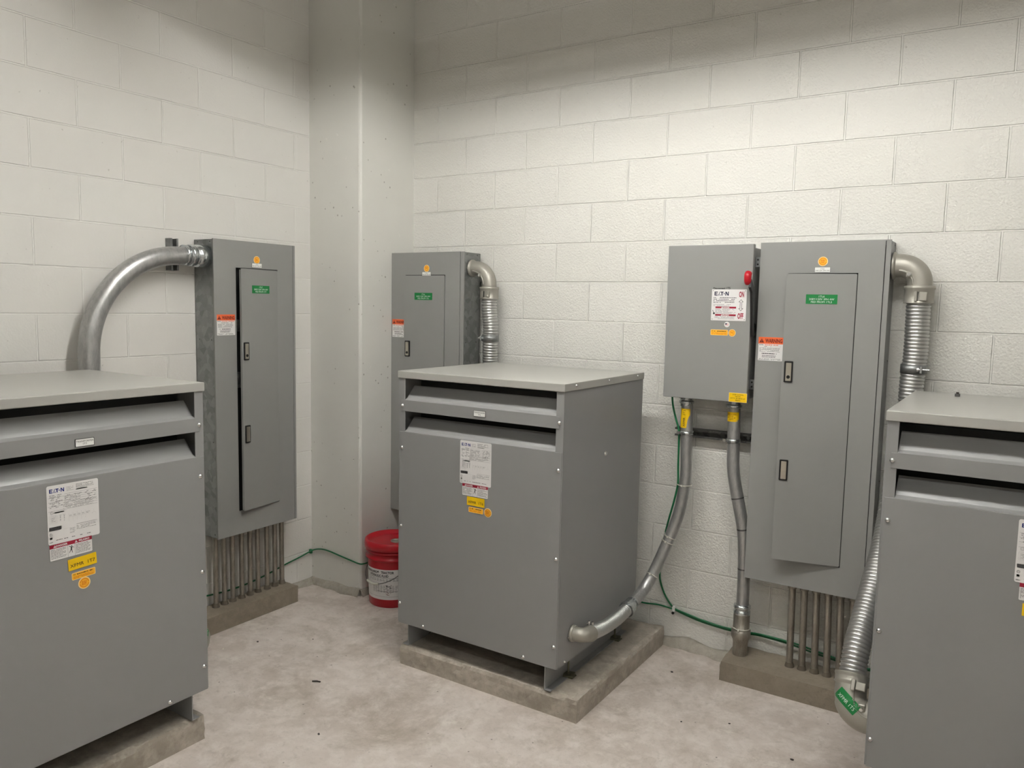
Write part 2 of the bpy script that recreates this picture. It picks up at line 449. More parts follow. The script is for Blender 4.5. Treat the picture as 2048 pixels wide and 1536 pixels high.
def slab(name, x0, x1, y0, y1, h, mat, label, cat, chip=0.016, rough=0.006, group=None):
    bm = bmesh.new(); nx = max(3, int((x1-x0)/0.022)); ny = max(3, int((y1-y0)/0.022)); nz = max(3, int(h/0.02))
    b = MB(); idx = {}; vs = []; fs = []
    def V(i, j, k):
        key = (i, j, k)
        if key in idx: return idx[key]
        p = Vector((x0+(x1-x0)*i/nx, y0+(y1-y0)*j/ny, h*k/nz))
        q = p.copy(); on = (i in (0, nx))+(j in (0, ny))+(k == nz)
        nz_ = noise.noise(p*22)*0.5+noise.noise(p*60)*0.5
        if k > 0:
            if i == 0: q.x += rough*nz_
            if i == nx: q.x += rough*nz_
            if j == 0: q.y += rough*nz_
            if j == ny: q.y += rough*nz_
            if k == nz: q.z -= rough*0.4*abs(noise.noise(p*11))
        if k == nz and on >= 2:
            c = chip*max(0.12, 0.4+noise.noise(p*14+Vector((5, 2, 9)))*1.3); q.z -= c*0.8
            if i == 0: q.x += c*0.7
            if i == nx: q.x -= c*0.7
            if j == 0: q.y += c*0.7
            if j == ny: q.y -= c*0.7
        idx[key] = len(vs); vs.append(tuple(q)); return idx[key]
    for i in range(nx):
        for j in range(ny): fs.append([V(i, j, nz), V(i+1, j, nz), V(i+1, j+1, nz), V(i, j+1, nz)])
    for k in range(nz):
        for i in range(nx):
            fs.append([V(i, 0, k), V(i+1, 0, k), V(i+1, 0, k+1), V(i, 0, k+1)])
            fs.append([V(i+1, ny, k), V(i, ny, k), V(i, ny, k+1), V(i+1, ny, k+1)])
        for j in range(ny):
            fs.append([V(nx, j, k), V(nx, j+1, k), V(nx, j+1, k+1), V(nx, j, k+1)])
            fs.append([V(0, j+1, k), V(0, j, k), V(0, j, k+1), V(0, j+1, k+1)])
    fs.append([V(0, 0, 0), V(0, ny, 0), V(nx, ny, 0), V(nx, 0, 0)])
    bm.free(); b.add(vs, fs, mat); return tag(b.build(name), label, cat, group)

G_PAD = 'concrete pads under the transformers'
slab('concrete_pad', 1.154, 2.100, -0.966, -0.035, 0.10, m_pad, 'chipped concrete pad under the middle transformer', 'concrete pad', group=G_PAD)
slab('concrete_pad', 0.03, 0.962, -2.85, -1.893, 0.10, m_pad, 'concrete pad with a crumbled corner under the left transformer', 'concrete pad', 0.016, group=G_PAD)
slab('concrete_pad', 3.19, 4.14, -0.966, -0.035, 0.10, m_pad, 'concrete pad under the right transformer', 'concrete pad', group=G_PAD)
G_KERB = 'low concrete kerbs around the conduit stubs'
slab('concrete_kerb', 0.016, 0.170, -1.80, -0.715, 0.095, m_kerb, 'low concrete kerb on the left wall around nine conduit stubs', 'kerb', 0.006, 0.003, G_KERB)
slab('concrete_kerb', 2.458, 3.16, -0.245, -0.016, 0.093, m_kerb, 'low concrete kerb on the back wall under the tall panel', 'kerb', 0.006, 0.003, G_KERB)

# ------------------------------------------------------------------ lamps (above the frame)
def strip_light(loc, tube, label, L=1.22, trough=True):
    t = thing('strip_light', label, 'ceiling light', loc, 0, 'fluorescent strip lights hung from the ceiling')
    b = MB()
    b.box(-L-0.02, L+0.02, -0.085, 0.085, 0.035, 0.09, m_lampw, 0.004)
    b.build('housing', t)
    b = MB()                                              # reflector trough whose lip hides the tubes from the side
    if trough:
      for s in (-1, 1):
        b.prism([(s*0.02, 0.036), (s*0.165, -0.012-0.018), (s*0.168, -0.012-0.018), (s*0.022, 0.040)][::s], -L-0.02, L+0.02, m_lampw, frame((0, 0, 0), (0, 1, 0), (0, 0, 1)))
      b.build('reflector', t)
    for y in (-0.05, 0.05):
        b = MB(); b.cyl(0.013, -L+0.02, L-0.02, tube, 12, T(0, y, 0.0) @ rotM(90, 'Y')); b.build('tube', t)
        for s in (-1, 1):
            b = MB(); b.cyl(0.015, -0.01, 0.01, m_lampw, 12, T(s*(L-0.01), y, 0.0) @ rotM(90, 'Y')); b.box(s*(L-0.01)-0.008, s*(L-0.01)+0.008, y-0.012, y+0.012, 0.010, 0.0355, m_lampw); b.build('lamp_holder', t)
    for x in (-0.45, 0.45):
        b = MB(); b.cyl(0.004, 0.09, CZ-loc[2], m_galv_d, 8, T(x, 0, 0)); b.build('hanger_rod', t)
    return t
strip_light(LAMP_A, m_tube, 'white strip light hung from the ceiling above the middle transformer')
for i, p in enumerate(LAMPS_B):
    strip_light(p, m_tube2, ['white strip light hung behind the viewer on the left side of the room', 'added fill strip light hung behind the viewer on the right side of the room'][i], 0.61, False)

# ------------------------------------------------------------------ small shared shapes
def screw(parent, x, y, z, d, r=0.0062):
    d = Vector(d); q = Vector((0, 0, 1)).rotation_difference(d).to_matrix().to_4x4()
    b = MB(T(x, y, z) @ q)
    b.lathe([(r*1.35, 0), (r*1.35, 0.0012), (r*1.05, 0.0018), (r*0.98, 0.004), (r*0.7, 0.0056), (0.0001, 0.006)], m_screw, 12, None, True)
    return b.build('screw', parent)

def logo(b, x, y, h, mat, dot, X=None):       # E . T . N wordmark as printed
    w = h*1.0
    def R_(x0, y0, x1, y1, m=mat): b.rect(x+x0*h, y+y0*h, x+x1*h, y+y1*h, m, 0.0006, X)
    R_(0, 0, .25, 1); R_(0, .78, .85, 1); R_(0, .40, .75, .60); R_(0, 0, .85, .22)
    b.poly([(x+1.0*h, y), (x+1.32*h, y+1.0*h), (x+1.45*h, y+1.0*h), (x+1.18*h, y)], dot, 0.0006, X)
    b.disc(x+1.50*h, y+.12*h, .13*h, mat, 0.0006, 12, X)
    R_(1.55, .78, 2.35, 1); R_(1.83, 0, 2.10, 1)
    b.disc(x+2.52*h, y+.48*h, .15*h, mat, 0.0006, 12, X)
    R_(2.85, 0, 3.08, 1); R_(3.50, 0, 3.73, 1); b.poly([(x+2.85*h, y+h), (x+3.12*h, y+h), (x+3.73*h, y), (x+3.46*h, y)], mat, 0.0007, X)

def rrect(w, h, r=0.004, n=4):
    pts = []
    for cx, cy, a0 in ((w/2-r, h/2-r, 0), (-w/2+r, h/2-r, 90), (-w/2+r, -h/2+r, 180), (w/2-r, -h/2+r, 270)):
        pts += [(cx+r*math.cos(R(a0+90*k/n)), cy+r*math.sin(R(a0+90*k/n))) for k in range(n+1)]
    return pts

def tri(b, x, y, h, mat, inner, z=0.0006):
    b.poly([(x-h*0.58, y-h/2), (x+h*0.58, y-h/2), (x, y+h/2)], mat, z)
    b.rect(x-h*0.05, y-h*0.12, x+h*0.05, y+h*0.22, inner, z+0.0002); b.rect(x-h*0.05, y-h*0.32, x+h*0.05, y-h*0.20, inner, z+0.0002)

def nameplate(parent, X):
    W, H = 0.165, 0.190; b = MB(X); b.prism(rrect(W, H, 0.006), 0, 0.0004, m_white)
    x0, y1 = -W/2, H/2
    logo(b, x0+0.008, y1-0.024, 0.0125, m_inkb, m_inkb)
    b.prints(x0+0.062, y1-0.026, x0+0.085, y1-0.010, 4, m_inkg, 0.25)
    b.prints(x0+0.092, y1-0.021, x0+0.150, y1-0.006, 4, m_ink, 0.28); b.rect(x0+0.092, y1-0.026, x0+0.128, y1-0.0225, m_ink)
    for i, yy in enumerate((0.033, 0.040, 0.047, 0.054, 0.061, 0.068, 0.075, 0.083)):
        b.rect(x0+0.004 if i % 2 else x0+0.055, y1-yy, x0+W-0.004, y1-yy+0.0006, m_inkg, 0.0005)
    b.prints(x0+0.008, y1-0.074, x0+0.050, y1-0.030, 9, m_ink, 0.26, dens=0.55)
    b.prints(x0+0.055, y1-0.060, x0+0.112, y1-0.036, 6, m_ink, 0.26, dens=0.7)
    b.prints(x0+0.120, y1-0.070, x0+0.158, y1-0.034, 8, m_ink, 0.28, dens=0.6)
    b.prints(x0+0.050, y1-0.082, x0+0.150, y1-0.060, 7, m_ink, 0.25, dens=0.8)
    b.disc(x0+0.014, y1-0.088, 0.005, m_ink); b.disc(x0+0.014, y1-0.088, 0.0035, m_white, 0.0006); b.rect(x0+0.022, y1-0.091, x0+0.052, y1-0.087, m_ink)
    def box_(xa, ya, xb, yb, m_, t=0.0006):
        b.rect(xa, ya, xb, ya+t, m_); b.rect(xa, yb-t, xb, yb, m_); b.rect(xa, ya, xa+t, yb, m_); b.rect(xb-t, ya, xb, yb, m_)
    box_(x0+0.006, y1-0.122, x0+0.030, y1-0.098, m_inkg); box_(x0+0.010, y1-0.119, x0+0.026, y1-0.101, m_ink)
    b.prints(x0+0.012, y1-0.117, x0+0.024, y1-0.103, 4, m_inkg, 0.3)
    for k, xx in enumerate((0.040, 0.052)):
        b.rect(x0+xx-0.004, y1-0.100, x0+xx+0.004, y1-0.0985, m_ink); b.prints(x0+xx-0.0015, y1-0.120, x0+xx+0.0015, y1-0.101, 9, m_inkg, 0.5)
    for k in range(5):
        xx = x0+0.066+0.0135*k
        b.rect(xx, y1-0.126, xx+0.0006, y1-0.098, m_inkg); b.rect(xx, y1-0.112, xx+0.0125, y1-0.1113, m_inkg)
        b.prints(xx+0.002, y1-0.110, xx+0.010, y1-0.104, 2, m_inkg, 0.3)
    for a in (90, 210, 330):
        cx, cy = x0+0.148, y1-0.110; q = Vector((math.cos(R(a)), math.sin(R(a)))); p = Vector((-q.y, q.x))
        c0 = Vector((cx, cy)); c1 = c0+q*0.010
        b.poly([tuple(c0+p*0.0003), tuple(c0-p*0.0003), tuple(c1-p*0.0003), tuple(c1+p*0.0003)], m_ink)
    b.rect(x0+0.124, y1-0.106, x0+0.136, y1-0.1045, m_ink)
    b.rect(x0+0.004, y1-0.146, x0+0.042, y1-0.134, m_ink); b.prints(x0+0.006, y1-0.1445, x0+0.040, y1-0.1355, 3, m_inkg, 0.4, 0.0008)
    b.rect(x0+0.044, y1-0.147, x0+0.068, y1-0.1464, m_inkg); b.rect(x0+0.090, y1-0.140, x0+0.158, y1-0.1385, m_ink)
    b.disc(x0+0.009, y1-0.158, 0.0045, m_ink); b.disc(x0+0.009, y1-0.158, 0.003, m_white, 0.0006); b.rect(x0+0.005, y1-0.173, x0+0.013, y1-0.166, m_ink)
    b.prints(x0+0.068, y1-0.166, x0+0.086, y1-0.147, 6, m_inkg, 0.3); b.prints(x0+0.090, y1-0.158, x0+0.156, y1-0.143, 4, m_ink, 0.25)
    b.prints(x0+0.024, y1-0.181, x0+0.150, y1-0.175, 1, m_ink, 0.3, dens=0.7); b.rect(x0+0.004, y1-0.184, x0+0.015, y1-0.182, m_ink)
    return b.build('nameplate', parent)

def danger_label(parent, X, W=0.135, H=0.052):
    b = MB(X); b.prism(rrect(W, H, 0.003), 0, 0.0003, m_white)
    b.rect(-W/2, H/2-0.0125, W/2, H/2, m_drk, 0.0005)
    tri(b, -W/2+0.016, H/2-0.0063, 0.008, m_white, m_drk, 0.0007); b.text('DANGER', -W/2+0.038, H/2-0.0063, 0.0062, m_white, 0.0008)
    tri(b, 0.016, H/2-0.0063, 0.008, m_white, m_drk, 0.0007); b.text('PELIGRO', 0.042, H/2-0.0063, 0.0062, m_white, 0.0008)
    b.prints(-W/2+0.003, -H/2+0.005, -0.014, H/2-0.015, 8, m_inkg, 0.42); b.prints(0.014, -H/2+0.005, W/2-0.003, H/2-0.015, 8, m_inkg, 0.42)
    b.rect(-0.0115, -H/2, -0.0110, H/2-0.0125, m_ink); b.rect(0.0110, -H/2, 0.0115, H/2-0.0125, m_ink)
    # falling figure struck by electricity
    b.disc(0.001, 0.008, 0.0018, m_ink); b.poly([(-0.001, 0.006), (0.003, 0.005), (0.001, -0.006), (-0.003, -0.005)], m_ink)
    for l in ([(0.002, 0.005), (0.008, 0.001), (0.0085, 0.002), (0.003, 0.007)], [(-0.001, 0.004), (-0.008, 0.009), (-0.0075, 0.010), (0, 0.006)],
              [(-0.003, -0.004), (-0.008, -0.014), (-0.0065, -0.014), (-0.001, -0.005)], [(0, -0.005), (0.002, -0.015), (0.0035, -0.015), (0.002, -0.004)]):
        b.poly(l, m_ink)
    return b.build('danger_label', parent)

def round_sticker(parent, X, r=0.0205):
    b = MB(X); b.lathe([(r, 0), (r, 0.0004)], m_orgl, 32)
    b.disc(0, 0, r*0.86, m_org, 0.0006)
    for k in range(22):
        if k in (0, 11): continue
        a = 2*math.pi*k/22; X2 = T(math.cos(a)*r*0.70, math.sin(a)*r*0.70, 0) @ Matrix.Rotation(a, 4, 'Z')
        b.rect(-r*0.08, -r*0.07, r*0.08, r*0.07, m_orgd, 0.0008, X2)
    for y in (0.25, 0.0, -0.25): b.prints(-r*0.42, y*r-r*0.09, r*0.42, y*r+r*0.09, 1, m_orgd, 1.0, 0.0008)
    return b.build('round_sticker', parent)

def contractor_sticker(parent, X, W=0.078, H=0.024):
    b = MB(X); b.prism(rrect(W, H, 0.004), 0, 0.0004, m_orgl); b.prism(rrect(W*0.96, H*0.88, 0.0035), 0.0004, 0.0005, m_org)
    b.text('IES', -W/2+0.009, H*0.24, 0.0045, m_ink, 0.0007); b.prints(-W/2+0.017, H*0.12, W/2-0.006, H*0.32, 1, m_ink, 0.6, dens=0.8)
    b.prints(-W/2+0.006, -H*0.35, W/2-0.006, -H*0.02, 2, m_orgd, 0.5)
    return b.build('contractor_sticker', parent)

def text_label(parent, X, W, H, back, ink, lines, hh, name='label', border=None, th=0.0008, vshift=0.0, label=None):
    b = MB(X)
    if border: b.prism(rrect(W, H, 0.001, 1), 0, th, border); b.prism(rrect(W-0.003, H-0.003, 0.001, 1), th, th+0.0003, back)
    else: b.prism(rrect(W, H, 0.001, 1), 0, th, back)
    n = len(lines)
    for i, t in enumerate(lines):
        y = ((n-1)/2-i)*hh*1.45+vshift
        wd = glyph(t)[2]*hh/0.70; b.text(t, 0, y, hh, ink, th+0.0006, wid=min(wd*1.05, W*0.92))
    return b.build(name, parent, label)

# ------------------------------------------------------------------ transformers
def transformer(loc, rz, label, ident, lab_pos, rot_yel=0, visible_side=True):
    t = thing('transformer', label, 'transformer', loc, rz, 'grey dry type transformers')
    W, D, Z0, Z1 = 0.865, 0.770, 0.110, 1.262
    th = 0.003
    b = MB()                                                    # sheet metal carcass: sides, back, base tray, corner posts
    b.box(0, th, 0.002, D, Z0, Z1, m_gray); b.box(W-th, W, 0.002, D, Z0, Z1, m_gray)
    b.box(th, W-th, D-th, D, Z0, Z1, m_gray); b.box(0.01, W-0.01, 0.01, D-0.01, Z0+0.002, Z0+0.006, m_gray)
    for xa, xb in ((0, 0.036), (W-0.036, W)): b.box(xa, xb, 0, 0.004, Z0, Z1, m_gray, 0.001)
    b.build('enclosure', t)
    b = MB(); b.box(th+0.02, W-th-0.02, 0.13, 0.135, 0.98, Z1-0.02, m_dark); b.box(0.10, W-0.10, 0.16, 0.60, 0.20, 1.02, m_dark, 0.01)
    b.build('coil_core', t)
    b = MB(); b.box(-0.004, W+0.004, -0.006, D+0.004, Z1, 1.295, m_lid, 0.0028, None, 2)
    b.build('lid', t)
    b = MB(); b.box(0.006, W-0.004, -0.0035, -0.0005, Z0-0.002, 1.017, m_gray, 0.001); b.build('front_panel', t)
    b = MB(); b.box(0.018, W-0.018, -0.0030, -0.0002, 1.112, 1.162, m_gray, 0.0012); b.build('louver_rail', t)
    for z in (1.017, 1.162):                                    # bent louver blade: ledge then steep back plate
        b = MB(); X = frame((0, 0, z), (0, 1, 0), (0, 0, 1))
        prof = [(-0.003, -0.001), (0.016, 0.006), (0.066, 0.060), (0.066, 0.063), (0.0145, 0.009), (-0.003, 0.001)]
        b.prism(prof[::-1], 0.036, W-0.036, m_gray, X); b.build('louver_blade', t)
    for s, xw in ((-1, 0.055), (1, W-0.065)):                   # base channels
        b = MB(); b.box(xw-0.002, xw+0.002, 0.010, D-0.01, 0.0, Z0, m_gray)
        b.box(min(xw, xw+s*0.030), max(xw, xw+s*0.030), 0.010, D-0.01, 0.0, 0.004, m_gray)
        b.box(min(xw, xw+s*0.030), max(xw, xw+s*0.030), 0.010, D-0.01, Z0-0.004, Z0, m_gray)
        b.build('base_channel', t)
    for s, xw in ((-1, 0.055), (1, W-0.065)):
        for yy in (0.18, 0.645):
            x = xw+s*0.024
            b = MB(); b.box(x-0.024, x+0.024, yy-0.026, yy+0.026, 0.0045, 0.010, m_rodg, 0.001, T(x, yy, 0) @ rotM(20, 'Z') @ T(-x, -yy, 0))
            b.box(x+s*0.006-0.016, x+s*0.006+0.020, yy-0.02, yy+0.02, 0.0, 0.0046, m_rodg)
            b.cyl(0.0045, 0.004, Z0-0.004, m_rodg, 10, T(x-s*0.004, yy, 0)); b.cyl(0.010, 0.010, 0.019, m_rodg, 6, T(x-s*0.004, yy, 0))
            b.build('anchor_bolt', t)
    for z, xs in ((1.137, (0.023, 0.845)), (0.943, (0.021, 0.846)), (0.575, (0.018, 0.846)), (0.203, (0.014, 0.846))):
        for x in xs: screw(t, x, -0.0035, z, (0, -1, 0))
    for x in (0.154, 0.700): screw(t, x, -0.0035, Z0+0.012, (0, -1, 0))
    for y in (0.089, 0.393, 0.697):
        screw(t, W+0.004, y, 1.282, (1, 0, 0), 0.005); screw(t, -0.004, y, 1.282, (-1, 0, 0), 0.005)
    screw(t, W, 0.386, 0.957, (1, 0, 0), 0.008); screw(t, W, 0.060, 0.123, (1, 0, 0), 0.005)
    F = lambda x, z, a=0, e=0.0: frame((x, -0.0040-e, z), (1, 0, 0), (0, 0, 1)) @ rotM(a, 'Z')
    lp = lab_pos
    text_label(t, F(lp['tag'][0], lp['tag'][1], 0), 0.062, 0.026, m_wht, m_ink, ['TRANSFORMER', ident], 0.0062, 'name_tag', m_black, 0.0016)
    nameplate(t, F(*lp['np'])); danger_label(t, F(*lp['dg'], lp.get('dga', 0), 0.0005))
    text_label(t, F(*lp['ye'], lp.get('yea', 0), 0.0012), 0.093, 0.038, m_yel, m_ink, ['XFMR  '+ident], 0.0115, 'identification_label', None, 0.0005, -0.004)
    contractor_sticker(t, F(*lp['co'], lp.get('coa', 0))); round_sticker(t, F(*lp['ro']), 0.020)
    return t
transformer((1.145, -0.975, 0.10), 0, 'grey transformer standing in the middle, tagged XFMR 1T6, right side in view', '1T6',
            dict(tag=(0.456, 1.138), np=(0.438, 0.920), dg=(0.438, 0.800), ye=(0.443, 0.752), co=(0.444, 0.714), ro=(0.507, 0.714)))
transformer((0.980, -2.750, 0.10), 90, 'large grey transformer at the left edge, tagged XFMR 1T7', '1T7',
            dict(tag=(0.419, 1.131), np=(0.376, 0.911), dg=(0.364, 0.790), dga=1, ye=(0.398, 0.737), yea=3, co=(0.401, 0.695), coa=2, ro=(0.402, 0.664)))
transformer((3.180, -0.975, 0.10), 0, 'grey transformer at the right edge, only its left part in the picture', '1T5',
            dict(tag=(0.456, 1.138), np=(0.453, 0.911), dg=(0.453, 0.790), ye=(0.443, 0.737), co=(0.444, 0.697), ro=(0.507, 0.697)))

# ------------------------------------------------------------------ panelboards
def latch(parent, X, key=True):
    b = MB(X); b.prism(rrect(0.036, 0.092, 0.004), 0, 0.0035, m_black)
    b.prism(rrect(0.022, 0.078, 0.002), 0.0035, 0.0060, m_chrome)
    if key: b.cyl(0.0075, 0.0060, 0.0075, m_black, 14, T(0, -0.022, 0))
    return b.build('latch', parent)

def warning_label(parent, X, W=0.108, H=0.104):
    b = MB(X); b.prism(rrect(W, H, 0.003), 0, 0.0004, m_white); y = H/2
    b.rect(-W/2, y-0.030, W/2, y, m_warn, 0.0006)
    tri(b, -W/2+0.014, y-0.0155, 0.018, m_inkr, m_warn, 0.0008); b.text('WARNING', 0.0125, y-0.0158, 0.0165, m_inkr, 0.0010, wid=0.074)
    logo(b, -W/2+0.004, y-0.0365, 0.0045, m_ink, m_ink); b.prints(-W/2+0.028, y-0.037, W/2-0.004, y-0.032, 1, m_warn, 0.6)
    b.prints(-W/2+0.026, y-0.044, W/2-0.006, y-0.039, 1, m_inkg, 0.5, dens=0.6)
    b.prints(-W/2+0.006, y-0.066, W/2-0.010, y-0.046, 5, m_inkg, 0.40)
    b.prints(-W/2+0.016, y-0.076, W/2-0.022, y-0.070, 1, m_ink, 0.6); b.prints(-W/2+0.018, y-0.091, W/2-0.024, y-0.079, 2, m_ink, 0.4)
    b.prints(-W/2+0.003, y-0.102, W/2-0.006, y-0.094, 2, m_ink, 0.35, dens=0.75)
    return b.build('warning_label', parent)

def panelboard(loc, rz, label, W, dx0, dx1, theta, ident, lines, stick, seam, standoff=0.0, warn=(0.067, 1.552), zb=0.478, zt=1.998, inset=0.004):
    t = thing('panelboard', label, 'electrical panel', loc, rz, 'grey electrical panelboards')
    D = 0.158; f = -standoff-D; y0 = -max(standoff, 0.003)
    z0d, z1d = 0.604, 1.864
    b = MB(); th = 0.0018; bx0, bx1 = inset, W-0.004; yb = f+0.008
    b.box(bx0, bx1, y0-th, y0, zb+0.003, zt-0.003, m_galv)
    b.box(bx0, bx0+th, yb, y0, zb+0.003, zt-0.003, m_galv); b.box(bx1-th, bx1, yb, y0, zb+0.003, zt-0.003, m_galv)
    b.box(bx0, bx1, yb, y0, zt-0.003-th, zt-0.003, m_galv); b.box(bx0, bx1, yb, y0, zb+0.003, zb+0.003+th, m_galv)
    for z in (zt-0.014, zt-0.5, zb+0.5, zb+0.02):
        for yy in (y0-0.03, f+0.03):
            for xx, d in ((bx0, -1), (bx1, 1)):
                b.lathe([(0.004, 0), (0.0035, 0.0015), (0.0001, 0.002)], m_galv_d, 10, T(xx, yy, z) @ rotM(90*d, 'Y'))
    b.build('back_box', t)
    if standoff:
        b = MB()
        for z in (zb+0.18, zt-0.18): b.box(0.02, W-0.02, y0, -0.002, z-0.02, z+0.02, m_galv_d)
        b.build('mounting_strut', t)
    b = MB()                                                   # trim plate with the door opening
    tw = W-seam
    b.box(0, dx0, f, f+0.004, zb, zt, m_gray2); b.box(dx1, tw-0.0015, f, f+0.004, zb, zt, m_gray2)
    b.box(dx0, dx1, f, f+0.004, z1d, zt, m_gray2); b.box(dx0, dx1, f, f+0.004, zb, z0d, m_gray2)
    b.box(0, 0.0018, f+0.002, f+0.008, zb, zt, m_gray2); b.box(0, tw, f+0.002, f+0.008, zt-0.0018, zt, m_gray2)
    b.build('trim_plate', t)
    b = MB(); b.box(tw+0.0015, W, f, f+0.008, zb, zt, m_gray2, 0.0008); b.build('trim_strip', t)
    b = MB()                                                   # dead front and breakers behind the door
    b.box(0.02, W-0.02, f+0.030, f+0.033, zb+0.02, zt-0.02, m_dark)
    b.build('dead_front', t)
    b = MB()
    for k in range(18):
        z = 1.70-k*0.055
        if k in (7, 8): continue
        for s in (-1, 1):
            xc = (dx0+dx1)/2+s*0.045; b.box(xc-0.040, xc+0.040, f+0.018, f+0.030, z-0.024, z+0.024, m_black, 0.002); b.box(xc-0.012, xc+0.012, f+0.010, f+0.018, z-0.006, z+0.006, m_inkg)
    b.box(dx0+0.006, dx0+0.030, f+0.008, f+0.030, 1.25, 1.33, m_galv_d); b.box(dx0+0.006, dx0+0.028, f+0.012, f+0.030, 1.54, 1.60, m_galv_d)
    b.build('circuit_breakers', t)
    d = MB(); w = dx1-dx0-0.006; H0, H1 = z0d+0.004, z1d-0.004       # door: hinge on the right
    HX = T(dx1-0.003, f-0.001, 0) @ rotM(theta, 'Z')
    d.X = HX
    d.prism([(-w/2+q[0], (H0+H1)/2+q[1]) for q in rrect(w, H1-H0, 0.006)], 0, 0.0022, m_gray2, frame((0, 0, 0), (1, 0, 0), (0, 0, 1)))
    for bx in ((-w, -w+0.002, H0, H1), (-0.002, 0, H0, H1)): d.box(bx[0], bx[1], 0, 0.010, bx[2]+0.006, bx[3]-0.006, m_gray2)
    d.box(-w+0.006, -0.006, 0, 0.010, H1-0.002, H1, m_gray2); d.box(-w+0.006, -0.006, 0, 0.010, H0, H0+0.002, m_gray2)
    door = d.build('door', t)
    FX = lambda x, z: HX @ frame((x, -0.0024, z), (1, 0, 0), (0, 0, 1))
    latch(door, FX(-w+0.028, 1.440), True); latch(door, FX(-w+0.030, 1.010), False)
    text_label(door, FX(stick['green'][0]-dx1+0.003, stick['green'][1]), 0.124, 0.040, m_grn, m_inkw, lines, 0.0080, 'circuit_label', None, 0.0008)
    F = lambda x, z: frame((x, f-0.0004, z), (1, 0, 0), (0, 0, 1))
    warning_label(t, F(*warn)); round_sticker(t, F(*stick['round']), 0.0200)
    text_label(t, F(*stick['white']), 0.064, 0.023, m_wht, m_ink, [ident, '208/120V 3PH 4W'], 0.0052, 'name_tag', m_inkg, 0.0012)
    return t
panelboard((2.525, 0, 0), 0, 'tall grey electrical panel on the back wall, right beside the disconnect switch', 0.525, 0.123, 0.406, 12, '1TL5',
           ['1TL6', '208Y/120V 3PH 4W', 'FED FROM 1TL5'], dict(green=(0.270, 1.753), round=(0.264, 1.913), white=(0.264, 1.878)), 0.021, 0.0, (0.065, 1.532), inset=0.024)
panelboard((0.402, 0, 0), 0, 'grey electrical panel half hidden behind the middle transformer', 0.525, 0.105, 0.395, 2.5, '1TL6',
           ['1TL6', '208Y/120V 3PH 4W', 'FED FROM 1T6'], dict(green=(0.247, 1.742), round=(0.262, 1.900), white=(0.262, 1.869)), 0.026, 0.037, (0.062, 1.555), 0.470, 1.990)
panelboard((0, -1.226, 0), 90, 'tall grey electrical panel on the left wall, door slightly open', 0.518, 0.131, 0.396, 7, '1TL7',
           ['1TL7', '208Y/120V 3PH 4W', 'FED FROM 1T7'], dict(green=(0.270, 1.757), round=(0.262, 1.909), white=(0.262, 1.881)), 0.015, 0.0, (0.068, 1.575), 0.482, 2.000)

# ------------------------------------------------------------------ disconnect switch
t = thing('disconnect_switch', 'grey disconnect switch box with red handle and ON OFF sign', 'disconnect switch', (2.112, 0, 0))
dx = 0.395
b = MB(); b.box(0.006, dx-0.008, -0.170, 0, 1.300, 1.978, m_gray2, 0.002); b.build('switch_box', t)
b = MB(); b.box(0, dx, -0.200, -0.172, 1.287, 1.991, m_gray2, 0.0025, None, 2); b.build('door', t)
b = MB(); X = frame((dx+0.001, 0, 0), (0, -1, 0), (0, 0, 1))       # lever on the right flank
b.prism([(0.165, 1.60), (0.185, 1.62), (0.215, 1.80), (0.255, 1.835), (0.262, 1.80), (0.235, 1.78), (0.205, 1.62), (0.19, 1.585)], -0.012, -0.001, m_black, X)
b.cyl(0.022, 0, 0.010, m_black, 18, T(dx-0.008, -0.13, 1.62) @ rotM(90, 'Y')); b.build('lever_arm', t)
b = MB(); b.sweep(smooth_path([(dx-0.004, -0.248, 1.820), (dx-0.004, -0.256, 1.830), (dx-0.004, -0.257, 1.850), (dx-0.004, -0.248, 1.860)], 0.004), 0.0155, m_red, 16)
b.lathe([(0.0001, 0), (0.010, 0.001), (0.0155, 0.008), (0.0155, 0.012)], m_red, 16, T(dx-0.004, -0.248, 1.812)); b.build('handle_grip', t, 'red plastic handle grip')
for z in (1.914, 1.368):
    b = MB(); b.box(dx-0.010, dx+0.016, -0.150, -0.1475, z-0.022, z+0.022, m_galv, 0.0005)
    for dz in (-0.010, 0.010): b.cyl(0.0042, 0, 0.0008, m_black, 12, T(dx+0.006, -0.1506, z+dz) @ rotM(90, 'X'))
    b.build('door_bracket', t)
F = lambda x, z: frame((x-2.112, -0.2004, z), (1, 0, 0), (0, 0, 1))
b = MB(F(2.407, 1.722)); W, H = 0.158, 0.140; b.prism(rrect(W, H, 0.002), 0, 0.0010, m_white); L1 = 0.0014; b.X = b.X @ T(0, 0, 0.0008)
logo(b, -W/2+0.012, H/2-0.028, 0.0175, m_navy, m_navy)
b.text('ON', 0.056, H/2-0.022, 0.024, m_drk, 0.0008, wid=0.022); b.text('OFF', 0.055, -H/2+0.022, 0.024, m_drk, 0.0008, wid=0.026)
b.poly([(0.055, 0.026), (0.066, 0.014), (0.0595, 0.014), (0.0595, -0.014), (0.066, -0.014), (0.055, -0.026), (0.044, -0.014), (0.0505, -0.014), (0.0505, 0.014), (0.044, 0.014)], m_ink, 0.0006)
b.poly([(0.055, 0.0235), (0.0625, 0.0155), (0.0578, 0.0155), (0.0578, -0.0155), (0.0625, -0.0155), (0.055, -0.0235), (0.0475, -0.0155), (0.0522, -0.0155), (0.0522, 0.0155), (0.0475, 0.0155)], m_white, 0.0008)
b.prints(-W/2+0.008, 0.008, 0.036, 0.036, 4, m_ink, 0.36); b.prints(-W/2+0.008, -0.006, 0.010, 0.004, 2, m_inkg, 0.3)
